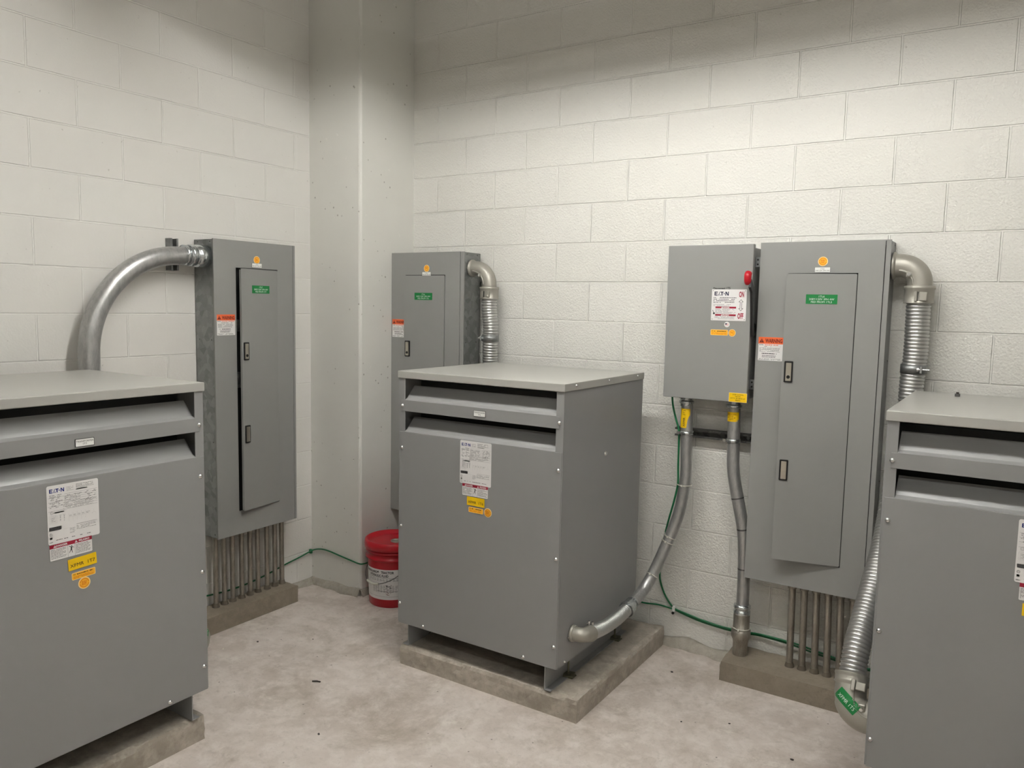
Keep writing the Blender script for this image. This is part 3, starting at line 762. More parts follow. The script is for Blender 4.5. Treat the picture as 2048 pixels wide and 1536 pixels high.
for yy, tx in ((-0.011, 'DANGER'), (-0.045, 'PELIGRO')):
    b.rect(-0.060, yy-0.004, 0.034, yy+0.004, m_drk); tri(b, -0.030, yy, 0.007, m_white, m_drk); b.text(tx, -0.011, yy, 0.0055, m_white, 0.0009)
b.prints(-0.060, -0.039, 0.034, -0.017, 5, m_inkg, 0.35); b.prints(-0.062, -0.064, 0.034, -0.050, 3, m_inkg, 0.35)
b.poly([(-0.074, -0.024), (-0.072, -0.023), (-0.066, -0.034), (-0.068, -0.035)], m_ink); b.disc(-0.066, -0.038, 0.0045, m_ink)
for sx in (-1, 1):
    for sy in (-1, 1): b.disc(sx*(W/2-0.006), sy*(H/2-0.006), 0.0016, m_ink)
b.build('operating_label', t)
b = MB(F(2.372, 1.7965) @ rotM(1, 'Z'))
b.text('Disconnect 1T5', 0, 0, 0.0085, m_ink, 0.0003, wid=0.078); b.build('marker_writing', t)
b = MB(F(2.403, 1.635)); b.lathe([(0.0125, 0), (0.0125, 0.0004)], m_white, 28); b.rect(-0.008, -0.005, 0.008, 0.005, m_white, 0.0006)
for k in range(5): b.rect(-0.008, -0.005+k*0.0022, 0.008, -0.0039+k*0.0022, simple('pale_red_print', (222, 150, 150), 0.5) if k == 0 else b.mats[-1], 0.0008)
b.rect(-0.008, 0.0, 0.0, 0.0055, m_navy, 0.0010); b.build('flag_sticker', t)
contractor_sticker(t, F(2.369, 1.598), 0.080, 0.026); round_sticker(t, F(2.428, 1.598), 0.0165)
text_label(t, F(2.468, 1.309), 0.082, 0.042, m_yel, m_ink, ['STEP DOWN', 'FROM', 'MTTS 28-48/50 #3', '480PH'], 0.0058, 'circuit_label', m_orgl, 0.0005)

# ------------------------------------------------------------------ conduits
def strut_clamp(parent, X, r, name='strut_clamp', mat=None):
    b = MB(X); mat = mat or m_zinc
    b.lathe([(r+0.0005, -0.008), (r+0.0035, -0.008), (r+0.0035, 0.008), (r+0.0005, 0.008)], mat, 28, None, True, False)
    b.cyl(0.0045, -0.022, 0.026, m_screw, 10, T(-r-0.004, -r*0.7, 0) @ rotM(90, 'X') @ rotM(40, 'Y'))
    b.cyl(0.0085, 0, 0.006, m_screw, 6, T(-r-0.004, -r*0.7-0.008, 0) @ rotM(90, 'X'))
    return b.build(name, parent)

def zip_tie(parent, c, axis, r, tail=(0.03, 0, 0.01)):
    q = Vector((0, 0, 1)).rotation_difference(Vector(axis).normalized()).to_matrix().to_4x4(); X = T(*c) @ q
    b = MB(X); b.lathe([(r+0.0006, -0.0024), (r+0.0022, -0.0024), (r+0.0022, 0.0024), (r+0.0006, 0.0024)], m_tie, 24, None, True, False)
    b.box(-0.004, 0.004, -r-0.008, -r, -0.004, 0.004, m_tie)
    b.sweep([(0, -r-0.004, 0), (tail[0]*0.5, -r-0.006, tail[2]*0.3), (tail[0], -r-0.004, tail[2])], 0.0012, m_tie, 6)
    return b.build('zip_tie', parent)

# conduit from the disconnect switch down to the middle transformer
t = thing('conduit_run', 'steel conduit curving from under the disconnect switch to the middle transformer side', 'conduit', (0, 0, 0))
A = smooth_path([(2.200, -0.12, 1.292), (2.205, -0.12, 1.20), (2.209, -0.12, 1.05), (2.212, -0.12, 0.93), (2.208, -0.124, 0.85), (2.189, -0.135, 0.715), (2.148, -0.162, 0.572), (2.102, -0.210, 0.425),
                 (2.078, -0.270, 0.353), (2.070, -0.350, 0.322), (2.069, -0.440, 0.307)], 0.006)
LA = plen(A)
b = MB(); b.sweep(cut(A, 0.02, LA-0.055), 0.0275, m_emt, 28); b.build('conduit_tube', t)
b = MB(T(2.2005, -0.12, 0)); b.lathe([(0.0375, 1.287), (0.0375, 1.279), (0.031, 1.278), (0.031, 1.268), (0.036, 1.266), (0.036, 1.257), (0.029, 1.252), (0.029, 1.240)], m_zinc, 24); b.build('connector', t)
cp = cut(A, LA-0.068, LA)
b = MB(); b.sweep(cp, lambda l: 0.0335 if l > 0.020 else (0.0300 if l > 0.012 else 0.0325), m_zinc, 28); b.sweep(cp[-3:], 0.037, m_zinc, 28); b.build('coupling', t)
Fp = smooth_path([(2.069, -0.440, 0.307), (2.067, -0.52, 0.297), (2.066, -0.62, 0.296), (2.066, -0.71, 0.304), (2.066, -0.800, 0.318)], 0.0016)
b = MB(); b.sweep(resample(Fp, 0.0120/12), corrug(0.0305, 0.0120, 0.0042), m_flex, 28); b.build('flexible_tube', t)
e = [Vector((2.066, -0.790, 0.3165)), Vector((2.066, -0.806, 0.319))]+arc((2.030, -0.820, 0.322), 0.036, 0, 90, (1, 0, 0.0), (0, -1, 0.12), 12)+[Vector((2.0145, -0.857, 0.327))]
b = MB(); b.sweep(e, lambda l: 0.0345 if l < 0.020 else (0.0345-0.004*min(1, (l-0.02)/0.01)), m_cast, 28)
b.lathe([(0.031, 0), (0.036, 0), (0.036, 0.006), (0.034, 0.008), (0.034, 0.014), (0.031, 0.014)], m_cast, 24, T(2.0115, -0.857, 0.327) @ rotM(90, 'Y'))
b.cyl(0.0055, 0, 0.018, m_screw, 10, T(2.058, -0.795, 0.352)); b.cyl(0.0055, 0, 0.016, m_screw, 10, T(2.070, -0.782, 0.352) @ rotM(20, 'X')); b.cyl(0.003, -0.02, 0.018, m_screw, 8, T(2.055, -0.795, 0.362) @ rotM(90, 'X')); b.cyl(0.004, 0, 0.012, m_screw, 8, T(2.016, -0.893, 0.322) @ rotM(90, 'X'))
b.build('elbow_fitting', t)
strut_clamp(t, T(2.208, -0.12, 1.113), 0.0275)
b = MB(); cyl_map = lambda cx, cy, r: (lambda p: (cx+r*math.sin(p[0]/r), cy-r*math.cos(p[0]/r), p[1]))
def wrap_label(parent, cx, cy, r, z0, z1, a0, a1, back, ink, lines, h, vertical=False, name='identification_label'):
    b = MB(); n = 10; vs = []
    for k in range(n+1):
        a = R(a0+(a1-a0)*k/n)
        for z in (z0, z1): vs.append((cx+(r+0.0008)*math.sin(a), cy-(r+0.0008)*math.cos(a), z))
    b.add(vs, [[2*k, 2*k+2, 2*k+3, 2*k+1] for k in range(n)], back, True)
    am = R((a0+a1)/2); rr = r+0.0016
    for i, tx in enumerate(lines):
        vs_, fs, W_, H_ = glyph(tx); k = h/0.70; out = []
        off = ((len(lines)-1)/2-i)*h*1.35
        for x, y in vs_:
            if vertical: u, v = -y*k-0.006*0, x*k
            else: u, v = x*k, y*k+off
            a = am+u/rr; out.append((cx+rr*math.sin(a), cy-rr*math.cos(a), (z0+z1)/2+v))
        b.add(out, fs, ink)
    return b.build(name, parent)
wrap_label(t, 2.204, -0.12, 0.0275, 1.138, 1.230, -62, 52, m_yel, m_ink, ['XFMR  1T5'], 0.012, True)
zip_tie(t, (2.212-0.004, -0.122, 0.860), (0, 0, 1), 0.033, (0.02, 0, -0.003)); zip_tie(t, (2.150, -0.162, 0.575), (0.28, 0.25, 0.93), 0.0285, (-0.045, 0, 0.03))
zip_tie(t, (2.157, -0.156, 0.600), (0.28, 0.25, 0.93), 0.0285, (-0.03, 0, 0.022)); zip_tie(t, (2.099, -0.216, 0.415), (0.28, 0.45, 0.85), 0.0285, (0.012, 0, 0.004))

# conduit from the disconnect switch straight into the kerb
t = thing('conduit_run', 'steel conduit from under the disconnect switch straight down into the right kerb', 'conduit')
Bp = smooth_path([(2.428, -0.12, 1.292), (2.432, -0.12, 1.18), (2.435, -0.12, 1.06), (2.437, -0.12, 0.985), (2.447, -0.12, 0.915), (2.466, -0.12, 0.830), (2.484, -0.12, 0.755), (2.498, -0.115, 0.680), (2.506, -0.112, 0.58), (2.510, -0.112, 0.47), (2.512, -0.115, 0.30)], 0.006)
b = MB(); b.sweep(Bp, 0.0285, m_emt, 28)
LB = plen(Bp)
for q in (0.455, 0.60, 0.79): b.sweep(cut(Bp, q, q+0.004)[:2] if len(cut(Bp, q, q+0.012)) > 1 and False else cut(Bp, q, q+0.012)[:2], 0.0289, m_galv_d, 28)
b.build('conduit_tube', t)
b = MB(T(2.4285, -0.12, 0)); b.lathe([(0.040, 1.287), (0.040, 1.279), (0.032, 1.278), (0.032, 1.268), (0.037, 1.266), (0.037, 1.257), (0.030, 1.252)], m_zinc, 24); b.build('connector', t)
b = MB(T(2.512, -0.12, 0))
b.lathe([(0.030, 0.335), (0.0385, 0.330), (0.0385, 0.318), (0.033, 0.316), (0.033, 0.308), (0.0385, 0.304), (0.0385, 0.290), (0.034, 0.286)], m_zinc, 24); b.build('coupling', t)
b = MB(T(2.512, -0.12, 0)); b.lathe([(0.0365, 0.290), (0.0375, 0.286), (0.0375, 0.215), (0.044, 0.212), (0.044, 0.180), (0.037, 0.165), (0.034, 0.150), (0.0345, 0.092)], m_emt_o, 28); b.build('threaded_sleeve', t, 'dirty steel sleeve standing in the kerb')
strut_clamp(t, T(2.433, -0.12, 1.100), 0.0285)
wrap_label(t, 2.4305, -0.12, 0.0285, 1.190, 1.234, -80, 64, m_yel, m_inkr, ['STEP DOWN', 'FROM', 'MTTS 28-48', '480PH'], 0.0055)
zip_tie(t, (2.512, -0.12, 0.222), (0, 0, 1), 0.0385, (-0.02, 0, 0.008))

t = thing('strut_channel', 'slotted galvanised strut channel on the back wall behind the two conduits', 'strut channel')
b = MB(); x0, x1, z0, z1 = 2.118, 2.492, 1.080, 1.121
b.box(x0, x1, -0.003, 0.001, z0, z1, m_galv_d); b.box(x0, x1, -0.041, -0.001, z0, z0+0.003, m_galv_d); b.box(x0, x1, -0.041, -0.001, z1-0.003, z1, m_galv_d)
b.box(x0, x1, -0.043, -0.040, z0, z0+0.0095, m_galv_d); b.box(x0, x1, -0.043, -0.040, z1-0.0095, z1, m_galv_d)
b.build('channel', t)
b = MB(); b.cyl(0.009, 0, 0.008, m_galv, 6, T(2.470, -0.003, 1.10) @ rotM(90, 'X')); b.build('bolt', t)

from mathutils.bvhtree import BVHTree
def press_label(parent, target, cen, out, u, W, H, tx):        # label laid onto the curved outside of a fitting
    me = target.data; tree = BVHTree.FromPolygons([v.co for v in me.vertices], [tuple(p.vertices) for p in me.polygons])
    n = out.normalized(); u = (u-n*u.dot(n)).normalized(); v = n.cross(u)
    def hit(x, y, e):
        o = cen+u*x+v*y+n*0.3; loc, nor, idx, dist = tree.ray_cast(o, -n)
        return tuple((loc if loc is not None else cen+u*x+v*y)+n*e)
    b = MB(); nx, ny = 16, 8; vs = [hit(-W/2+W*i/nx, -H/2+H*j/ny, 0.0012) for i in range(nx+1) for j in range(ny+1)]
    b.add(vs, [[i*(ny+1)+j, (i+1)*(ny+1)+j, (i+1)*(ny+1)+j+1, i*(ny+1)+j+1] for i in range(nx) for j in range(ny)], m_grn, True)
    g, fs, W_, H_ = glyph(tx); k = H*0.30/0.70; kx = min(k*1.1, W*0.8/W_)
    b.add([hit(x*kx, y*k-H*0.10, 0.0022) for x, y in g], fs, m_inkw)
    return b.build('identification_label', parent)

# galvanised sweep from the left panel
t = thing('conduit_run', 'thick curved conduit from the left wall panel down behind the left transformer', 'conduit')
cx = 0.095; zt_ = 1.9105; Rr = 0.455
P = [Vector((cx, -1.232, 1.914)), Vector((cx, -1.30, 1.911)), Vector((cx, -1.365, zt_-0.004))]+arc((cx, -1.365, zt_-0.004-Rr), Rr, 90, 180, (0, 1, 0), (0, 0, 1), 40)[1:]+[Vector((cx, -1.820, 0.56))]
P += arc((0.245, -1.820, 0.56), 0.150, 180, 262, (1, 0, 0), (0, 0, 1), 14)[1:]
P = resample(P, 0.012)
b = MB(); b.sweep(P, 0.0440, m_emt, 36); b.build('conduit_tube', t)
Y = T(cx, 0, 1.912) @ rotM(90, 'X')
b = MB(Y); b.lathe([(0.047, 1.2265), (0.0545, 1.2268), (0.0545, 1.282), (0.0515, 1.284), (0.0490, 1.288), (0.0490, 1.298), (0.0525, 1.301), (0.0525, 1.318), (0.0490, 1.320)], m_zinc, 36); b.build('connector', t, 'bright zinc connector')
b = MB(Y); b.lathe([(0.0450, 1.330), (0.0485, 1.330), (0.0485, 1.350), (0.0450, 1.350)], m_zinc, 36); b.cyl(0.004, 0.045, 0.066, m_screw, 8, T(0, 0, 1.340) @ rotM(75, 'Y')); b.build('strut_clamp', t)
e = cut(P, plen(P)-0.1, plen(P))
tA = P[-1]
t2 = MB(); t2.sweep(smooth_path([tuple(tA), (tA.x+0.12, tA.y+0.005, tA.z-0.02), (tA.x+0.30, -1.815, tA.z-0.055), (0.74, -1.806, 0.335)], 0.0016), corrug(0.047, 0.0145, 0.006), m_flex, 28); t2.build('flexible_tube', t)
e = [Vector((0.61, -1.812, 0.336)), Vector((0.66, -1.812, 0.330))]+arc((0.66, -1.870, 0.328), 0.058, 0, 80, (0, 1, 0), (1, 0, 0), 10)
e = [Vector((0.73, -1.804, 0.336)), Vector((0.772, -1.800, 0.330))]+arc((0.772, -1.860, 0.330), 0.060, 90, 0, (1, 0, -0.15), (0, 1, 0), 12)[1:]+[Vector((0.832, -1.877, 0.321))]
b = MB(); b.sweep(e, lambda l: 0.054 if l < 0.07 else 0.049, m_cast, 28); elb7 = b.build('elbow_fitting', t)
press_label(t, elb7, Vector((0.800, -1.83, 0.330)), Vector((0.30, 0.80, 0.45)), Vector((-1, 0.4, 0)), 0.060, 0.024, 'XFMR 1T7')
t = thing('strut_channel', 'short vertical strut channel on the left wall behind the curved conduit', 'strut channel')
b = MB(); y0, y1, z0, z1 = -1.378, -1.337, 1.838, 1.992
b.box(-0.001, 0.003, y0, y1, z0, z1, m_galv_d); b.box(0, 0.041, y0, y0+0.003, z0, z1, m_galv); b.box(0, 0.041, y1-0.003, y1, z0, z1, m_galv)
b.box(0.040, 0.043, y0, y0+0.0095, z0, z1, m_galv); b.box(0.040, 0.043, y1-0.0095, y1, z0, z1, m_galv); b.build('channel', t)
b = MB(); b.cyl(0.009, 0, 0.008, m_galv_d, 6, T(0.003, -1.357, 1.975) @ rotM(90, 'Y')); b.build('bolt', t)

# 90 degree fittings and corrugated conduit from the two back wall panels
def panel_flex(label, xs, y, zc, R1, rbody, rflex, collar_z, path, pitch, clamp_z, clamp_side):
    t = thing('flexible_conduit', label, 'flexible conduit', (0, 0, 0), 0, 'corrugated steel conduits running to the transformers')
    xe = xs+0.030+R1
    e = [Vector((xs+0.001, y, zc)), Vector((xs+0.030, y, zc))]+arc((xs+0.030, y, zc-R1), R1, 90, 0, (1, 0, 0), (0, 0, 1), 16)[1:]+[Vector((xe+0.001, y, collar_z[0]-0.01))]
    b = MB(); b.sweep(e, rbody, m_cast, 30)
    b.lathe([(rbody, 0), (rbody+0.009, 0), (rbody+0.009, 0.008), (rbody+0.002, 0.012), (rbody, 0.014)], m_cast, 28, T(xs+0.001, y, zc) @ rotM(90, 'Y'))
    mid = e[len(e)//2+1]; rib = [p+(Vector((xs+0.030, y, zc-R1))-p).normalized()*(rbody*0.45)+Vector((0, -rbody*0.86, 0)) for p in e[1:-1]]
    b.sweep(rib, 0.0055, m_cast, 10)
    q_ = rib[len(rib)//2]; b.cyl(0.007, -0.002, 0.012, m_screw, 12, T(*q_) @ rotM(90, 'X')); b.box(q_.x-0.012, q_.x+0.012, q_.y-0.006, q_.y+0.004, q_.z-0.012, q_.z+0.012, m_cast, 0.003)
    b.cyl(0.007, -0.012, 0.014, m_screw, 10, T(xe-rbody*0.9-0.004, y-0.020, zc-R1*0.55) @ rotM(-50, 'Y'))
    b.build('elbow_fitting', t)
    rc = rflex+0.0085; cz0, cz1 = collar_z
    b = MB(T(xe, y, 0)); b.lathe([(rbody, cz0+0.004), (rc+0.003, cz0+0.002), (rc+0.003, cz0-0.010), (rc, cz0-0.013), (rc, cz1+0.006), (rc+0.002, cz1+0.004), (rc+0.002, cz1), (rflex-0.004, cz1)], m_cast, 32)
    b.box(-0.004-0.008, 0.006-0.008, -rc-0.008, -rc+0.004, cz1+0.008, cz0-0.020, m_cast, 0.001)
    b.box(0.000, 0.0025, -rc-0.003, -rc+0.004, cz1+0.010, cz0-0.022, m_black)
    b.box(0.006, rc*0.62, -rc-0.002, -rc*0.70, cz1+0.010, cz0-0.022, m_cast, 0.002); b.build('squeeze_collar', t)
    Pp = smooth_path([(xe, y, cz1+0.01)]+path, 0.0021)
    b = MB(); b.sweep(resample(Pp, pitch/12), corrug(rflex, pitch, 0.0060), m_flex, 30); b.build('flexible_tube', t)
    if clamp_z:
        pc = min(Pp, key=lambda p: abs(p.z-clamp_z)); r = rflex+0.002
        b = MB(T(pc.x, pc.y, clamp_z)); b.lathe([(r, -0.018), (r+0.002, -0.018), (r+0.002, 0.018), (r, 0.018)], m_galv, 30, None, True, False)
        s = clamp_side; b.cyl(0.0055, -0.026, 0.030, m_screw, 10, T(s*(r*0.65), -r*0.85, 0) @ rotM(90, 'Y') ); b.cyl(0.011, -0.004, 0.004, m_screw, 6, T(s*(r*0.65)-0.012, -r*0.85, 0) @ rotM(90, 'Y'))
        b.box(s*r*0.65-0.004, s*r*0.65+0.004, -r-0.010, -r*0.6, -0.014, 0.014, m_zinc, 0.001); b.build('strut_clamp', t)
    return t, Pp
t, _ = panel_flex('corrugated steel conduit on the panel behind the middle transformer', 0.924, -0.118, 1.902, 0.090, 0.0390, 0.0430, (1.797, 1.733),
           [(1.046, -0.116, 1.66), (1.053, -0.112, 1.58), (1.050, -0.108, 1.50), (1.044, -0.100, 1.40), (1.046, -0.095, 1.28), (1.09, -0.095, 1.08), (1.16, -0.100, 0.88), (1.26, -0.102, 0.70), (1.315, -0.120, 0.63), (1.335, -0.160, 0.612), (1.336, -0.198, 0.611)], 0.0155, 1.518, -1)
t, LP = panel_flex('thick corrugated steel conduit to the right transformer, green label on its lower elbow', 3.0515, -0.100, 1.895, 0.075, 0.0470, 0.0465, (1.810, 1.742),
           [(3.158, -0.100, 1.64), (3.158, -0.100, 1.52), (3.152, -0.100, 1.42), (3.150, -0.105, 1.28), (3.142, -0.140, 1.10), (3.126, -0.215, 0.96), (3.122, -0.340, 0.80), (3.112, -0.480, 0.675), (3.100, -0.610, 0.555), (3.094, -0.690, 0.480), (3.093, -0.742, 0.396)], 0.0148, 1.475, 1)
el = smooth_path([(3.093, -0.738, 0.402), (3.094, -0.758, 0.370), (3.097, -0.777, 0.338), (3.110, -0.791, 0.308), (3.136, -0.799, 0.292), (3.154, -0.801, 0.289), (3.174, -0.801, 0.289)], 0.005)
b = MB(); b.sweep(el, lambda l: 0.0590 if l < 0.006 else (0.0565 if l < 0.030 else (0.0590 if l < 0.036 else (0.0530 if l < 0.088 else 0.0560))), m_cast, 36)
b.lathe([(0.054, 0), (0.063, 0), (0.063, 0.008), (0.058, 0.010)], m_cast, 32, T(3.165, -0.801, 0.289) @ rotM(90, 'Y'))
rb = [p+Vector((0.016, -0.051, 0.020)) for p in el[6:-2]]; b.sweep(rb, 0.004, m_cast, 8)
XC = T(3.108, -0.812, 0.398) @ rotM(-32, 'X'); b.box(-0.007, 0.007, -0.006, 0.008, -0.020, 0.020, m_cast, 0.002, XC); b.box(0.008, 0.040, -0.002, 0.010, -0.014, 0.014, m_cast, 0.002, XC)
b.box(3.132, 3.156, -0.846, -0.826, 0.322, 0.350, m_cast, 0.003); b.cyl(0.006, 0, 0.012, m_screw, 10, T(3.144, -0.846, 0.336) @ rotM(90, 'X'))
elb5 = b.build('elbow_fitting', t, 'cast elbow fitting with a green label')
press_label(t, elb5, Vector((3.094, -0.780, 0.322)), Vector((0.02, -0.92, 0.38)), Vector((0.80, -0.05, -0.62)), 0.088, 0.041, 'XFMR 1T5')

# ------------------------------------------------------------------ conduit stubs
def stub(x, y, z0, z1, r, lean, label, group):
    t = thing('conduit_stub', label, 'conduit', (x, y, 0), 0, group)
    b = MB(); b.sweep([(0, 0, z0-0.001), (lean*0.5, 0, (z0+z1)/2), (lean, 0, z1)], r, m_emt_o, 20); b.build('tube', t)
    b = MB(T(0, 0, z0)); b.lathe([(r+0.006, -0.001), (r+0.004+0.002*random.random(), 0.004), (r+0.001, 0.014+0.008*random.random()), (r-0.001, 0.024)], m_dirt, 16, None, True, False); b.build('grout_collar', t)
    b = MB(T(lean, 0, z1)); b.lathe([(r, -0.024), (r+0.004, -0.022), (r+0.004, -0.012), (r+0.002, -0.010), (r+0.005, -0.008), (r+0.005, 0)], m_emt_o, 18); b.build('connector', t)
G1 = 'conduit stubs between the kerb and the wide panel'
o6 = ['leftmost', 'second from the left', 'third from the left', 'third from the right', 'second from the right', 'rightmost']
for i, x in enumerate((2.737, 2.791, 2.845, 2.897, 2.949, 3.002)):
    stub(x, -0.115, 0.093, 0.481, 0.0152, (-0.006, -0.008, -0.010, -0.012, -0.014, -0.016)[i], 'thin steel conduit under the right panel, '+o6[i]+' of six', G1)
G2 = 'conduit stubs between the kerb and the left wall panel'
o9 = ['nearest the left transformer', 'second from the left', 'third from the left', 'fourth from the left', 'middle one', 'fourth from the room corner', 'third from the room corner', 'second from the room corner', 'nearest the room corner']
for i, y in enumerate((-1.183, -1.130, -1.078, -1.020, -0.965, -0.912, -0.850, -0.795, -0.745)):
    stub(0.072, y, 0.095, 0.485, 0.0135, random.uniform(-0.002, 0.004), 'thin steel conduit under the left wall panel, '+o9[i], G2)

# ------------------------------------------------------------------ green ground wires
def wire(parent, pts, r=0.0042, name='wire'):
    b = MB(); b.sweep(smooth_path(pts, 0.008), r, m_green, 10); return b.build(name, parent)
t = thing('ground_wire', 'green ground wire along the left wall and around the corner column', 'wire')
wire(t, [(0.010, -1.74, 0.19), (0.010, -1.45, 0.175), (0.010, -1.20, 0.145), (0.012, -1.05, 0.134), (0.012, -0.919, 0.137), (0.012, -0.80, 0.150), (0.012, -0.67, 0.172), (0.012, -0.557, 0.187), (0.018, -0.487, 0.203),
         (0.045, -0.466, 0.217), (0.100, -0.462, 0.227), (0.16, -0.462, 0.226), (0.25, -0.462, 0.215), (0.34, -0.462, 0.204), (0.400, -0.466, 0.200), (0.420, -0.452, 0.198), (0.412, -0.38, 0.19), (0.410, -0.20, 0.185), (0.43, -0.04, 0.182), (0.55, -0.012, 0.18), (1.2, -0.010, 0.178), (1.9, -0.010, 0.183),
         (1.982, -0.011, 0.184), (2.06, -0.011, 0.192), (2.139, -0.011, 0.187)], 0.0042)
b = MB(); b.box(0.002, 0.022, -0.480, -0.464, 0.188, 0.214, m_green, 0.003); b.build('wire_clip', t)
t = thing('ground_wire', 'pair of green ground wires clipped low on the back wall', 'wire')
wire(t, [(2.139, -0.011, 0.187), (2.20, -0.011, 0.172), (2.277, -0.012, 0.158), (2.37, -0.012, 0.150), (2.428, -0.012, 0.148), (2.50, -0.012, 0.152), (2.58, -0.012, 0.158), (2.72, -0.02, 0.155), (2.85, -0.012, 0.135), (3.05, -0.012, 0.120), (3.20, -0.012, 0.15)], 0.0042)
wire(t, [(2.122, -0.11, 1.300), (2.128, -0.11, 1.24), (2.146, -0.115, 1.18), (2.168, -0.122, 1.12), (2.173, -0.128, 1.05), (2.175, -0.130, 0.95), (2.177, -0.130, 0.86), (2.160, -0.128, 0.77), (2.135, -0.118, 0.68), (2.105, -0.09, 0.58), (2.080, -0.06, 0.46), (2.062, -0.025, 0.36), (2.066, -0.013, 0.305), (2.090, -0.012, 0.250), (2.125, -0.012, 0.205), (2.150, -0.013, 0.190), (2.22, -0.019, 0.180),
         (2.30, -0.020, 0.168), (2.40, -0.020, 0.160), (2.50, -0.020, 0.162), (2.58, -0.020, 0.168), (2.74, -0.03, 0.168), (2.85, -0.02, 0.150), (3.05, -0.02, 0.130), (3.20, -0.02, 0.16)], 0.0046)
b = MB(); b.box(2.133, 2.147, -0.026, -0.001, 0.178, 0.204, m_wht, 0.003); b.cyl(0.007, 0, 0.006, m_black, 12, T(2.140, -0.022, 0.172) @ rotM(90, 'X')); b.build('wire_clip', t)

# ------------------------------------------------------------------ red bucket
bx, by = 0.583, -0.380
t = thing('bucket', 'red plastic pail with white label, half hidden behind the middle transformer', 'bucket', (bx, by, 0))
b = MB(); b.lathe([(0.128, 0.0), (0.131, 0.003), (0.1405, 0.262), (0.1405, 0.268), (0.152, 0.270), (0.153, 0.277), (0.1425, 0.281), (0.1425, 0.305), (0.1515, 0.307), (0.1515, 0.316), (0.143, 0.319), (0.144, 0.340)], m_red, 64); b.build('body', t)
b = MB(); b.lathe([(0.1525, 0.325), (0.1575, 0.326), (0.1590, 0.350), (0.1560, 0.368), (0.1500, 0.372), (0.1440, 0.371), (0.1400, 0.356), (0.1000, 0.355), (0.0001, 0.355)], m_redl, 64)
b.lathe([(0.034, 0.3555), (0.034, 0.361), (0.028, 0.362), (0.026, 0.358), (0.0001, 0.358)], m_cast, 28, T(0.040, -0.012, 0)); b.build('lid', t)
aim = math.atan2(-3.6945-by, 3.5196-bx)                       # printed side faces into the room
def bm_(x, z, e_=0.0):
    r = 0.131+(z-0.003)/0.259*0.0095+0.0008+e_; a = aim+x/r; return (r*math.cos(a), r*math.sin(a), z)
b = MB(); vs = []; n = 60; x0, x1 = -0.26, 0.26
for k in range(n+1):
    for z in (0.048, 0.222): vs.append(bm_(x0+(x1-x0)*k/n, z))
b.add(vs, [[2*k, 2*k+2, 2*k+3, 2*k+1] for k in range(n)], m_white, True)
def curved(tx, x, z, h, mat, wid=None):
    g, fs, W_, H_ = glyph(tx); k = h/0.70; kx = wid/W_ if wid else k
    b.add([bm_(x+p*kx, z+q*k, 0.0006) for p, q in g], fs, mat)
def cbar(xa, xb, z, h, mat):
    n = max(1, int((xb-xa)/0.02)); vs = []
    for k in range(n+1):
        for zz in (z-h/2, z+h/2): vs.append(bm_(xa+(xb-xa)*k/n, zz, 0.0005))
    b.add(vs, [[2*k, 2*k+2, 2*k+3, 2*k+1] for k in range(n)], mat, True)
curved('TRANSGUARD\u00ae', -0.136, 0.206, 0.0125, m_ink, 0.115); curved('TRACTOR', -0.030, 0.206, 0.0135, m_ink, 0.076)
curved('HYDRAULIC FLUID', -0.085, 0.186, 0.0135, m_ink, 0.125)
cbar(-0.16, 0.10, 0.174, 0.0012, m_ink)
for k in range(3):
    for q in range(10): cbar(-0.15+q*0.019, -0.15+q*0.019+random.uniform(0.008, 0.017), 0.167-k*0.005, 0.0018, m_inkg)
for k in range(7):
    for q in range(9): cbar(-0.12+q*0.017, -0.12+q*0.017+random.uniform(0.006, 0.015), 0.128-k*0.006, 0.0018, m_inkg)
for k in range(40):
    xx = -0.025+random.uniform(-0.018, 0.018); zz = 0.105+random.uniform(-0.030, 0.030); cbar(xx, xx+0.007, zz, 0.0016, m_ink if zz > 0.1 else m_inkr)
cbar(-0.09, 0.02, 0.096, 0.0014, m_ink); cbar(-0.16, 0.14, 0.066, 0.0010, m_inkg); b.build('product_label', t)
b = MB()                                                      # wire bail hanging down over the label
hp = []
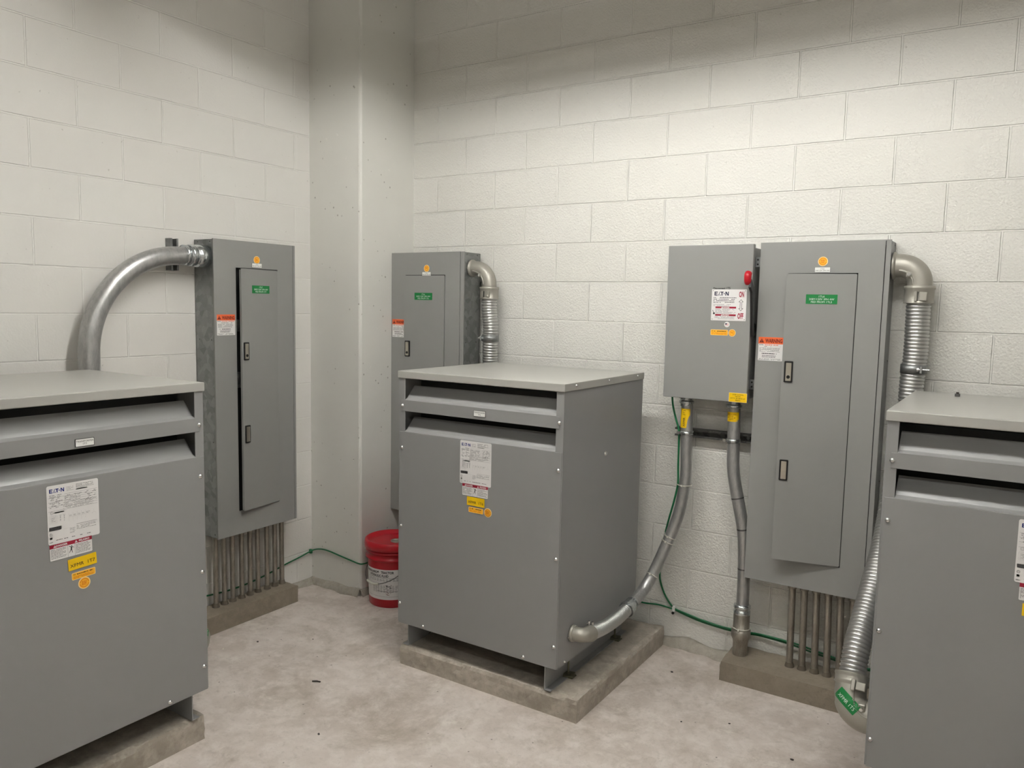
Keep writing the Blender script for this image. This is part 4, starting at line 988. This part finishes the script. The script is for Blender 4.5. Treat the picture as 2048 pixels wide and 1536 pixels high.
for k in range(21):
    a = aim-math.pi*0.5+math.pi*k/20-0.86; s_ = math.sin(math.pi*k/20); rr = 0.1565-0.006*s_
    hp.append((rr*math.cos(a), rr*math.sin(a), 0.262-0.125*s_**0.8))
b.sweep(hp, 0.0020, m_galv_d, 8); b.build('bail_handle', t)
b = MB(); b.sweep(hp[8:13], 0.0066, m_tie, 12); b.build('hand_grip', t, 'white plastic hand grip')

# ------------------------------------------------------------------ loose bits
def bit(name, pts, r, mat, label, cat):
    b = MB(); b.sweep(pts, r, mat, 6); return tag(b.build(name), label, cat)
bit('twig', [(0.955, -1.335, 0.004), (0.972, -1.324, 0.005), (0.990, -1.318, 0.004)], 0.003, m_chip, 'short dark stick lying on the floor left of the middle pad', 'stick')
b = MB(T(3.332, -0.335, 1.3955)); b.cyl(0.009, 0, 0.010, m_galv_d, 6); b.cyl(0.005, 0.010, 0.016, m_chip, 8); tag(b.build('nut'), 'small dark steel nut lying on top of the right transformer', 'nut')
chips = [(0.33, -0.73), (0.28, -0.78), (0.62, -1.02), (0.42, -1.20), (1.30, -1.62), (2.45, -0.70), (2.62, -0.60), (0.22, -0.62), (0.35, -1.35), (2.25, -0.30), (2.9, -0.72), (1.85, -1.55)]
where = ['near the corner end of the left kerb', 'just in front of the left kerb end', 'between the left kerb and the red pail', 'in front of the left kerb middle', 'on bright floor before the middle pad', 'between the middle pad and right kerb',
         'in front of the right kerb middle', 'by the foot of the corner column', 'between left transformer and left kerb', 'beside the back corner of the middle pad', 'in front of the corrugated conduit elbow', 'before the right corner of the middle pad']
for (x, y), wh in zip(chips, where):
    dk = random.random() < 0.55; s = random.uniform(0.004, 0.008)
    b = MB(T(x, y, 0)); b.prism([(s*math.cos(a)*random.uniform(0.6, 1.2), s*math.sin(a)*random.uniform(0.5, 1)) for a in [i*1.05 for i in range(6)]], 0.0, s*0.5, m_chip if dk else m_lchip)
    tag(b.build('concrete_crumb'), ('dark' if dk else 'pale')+' crumb of debris on the floor '+wh, 'crumb', 'crumbs of debris on the floor')
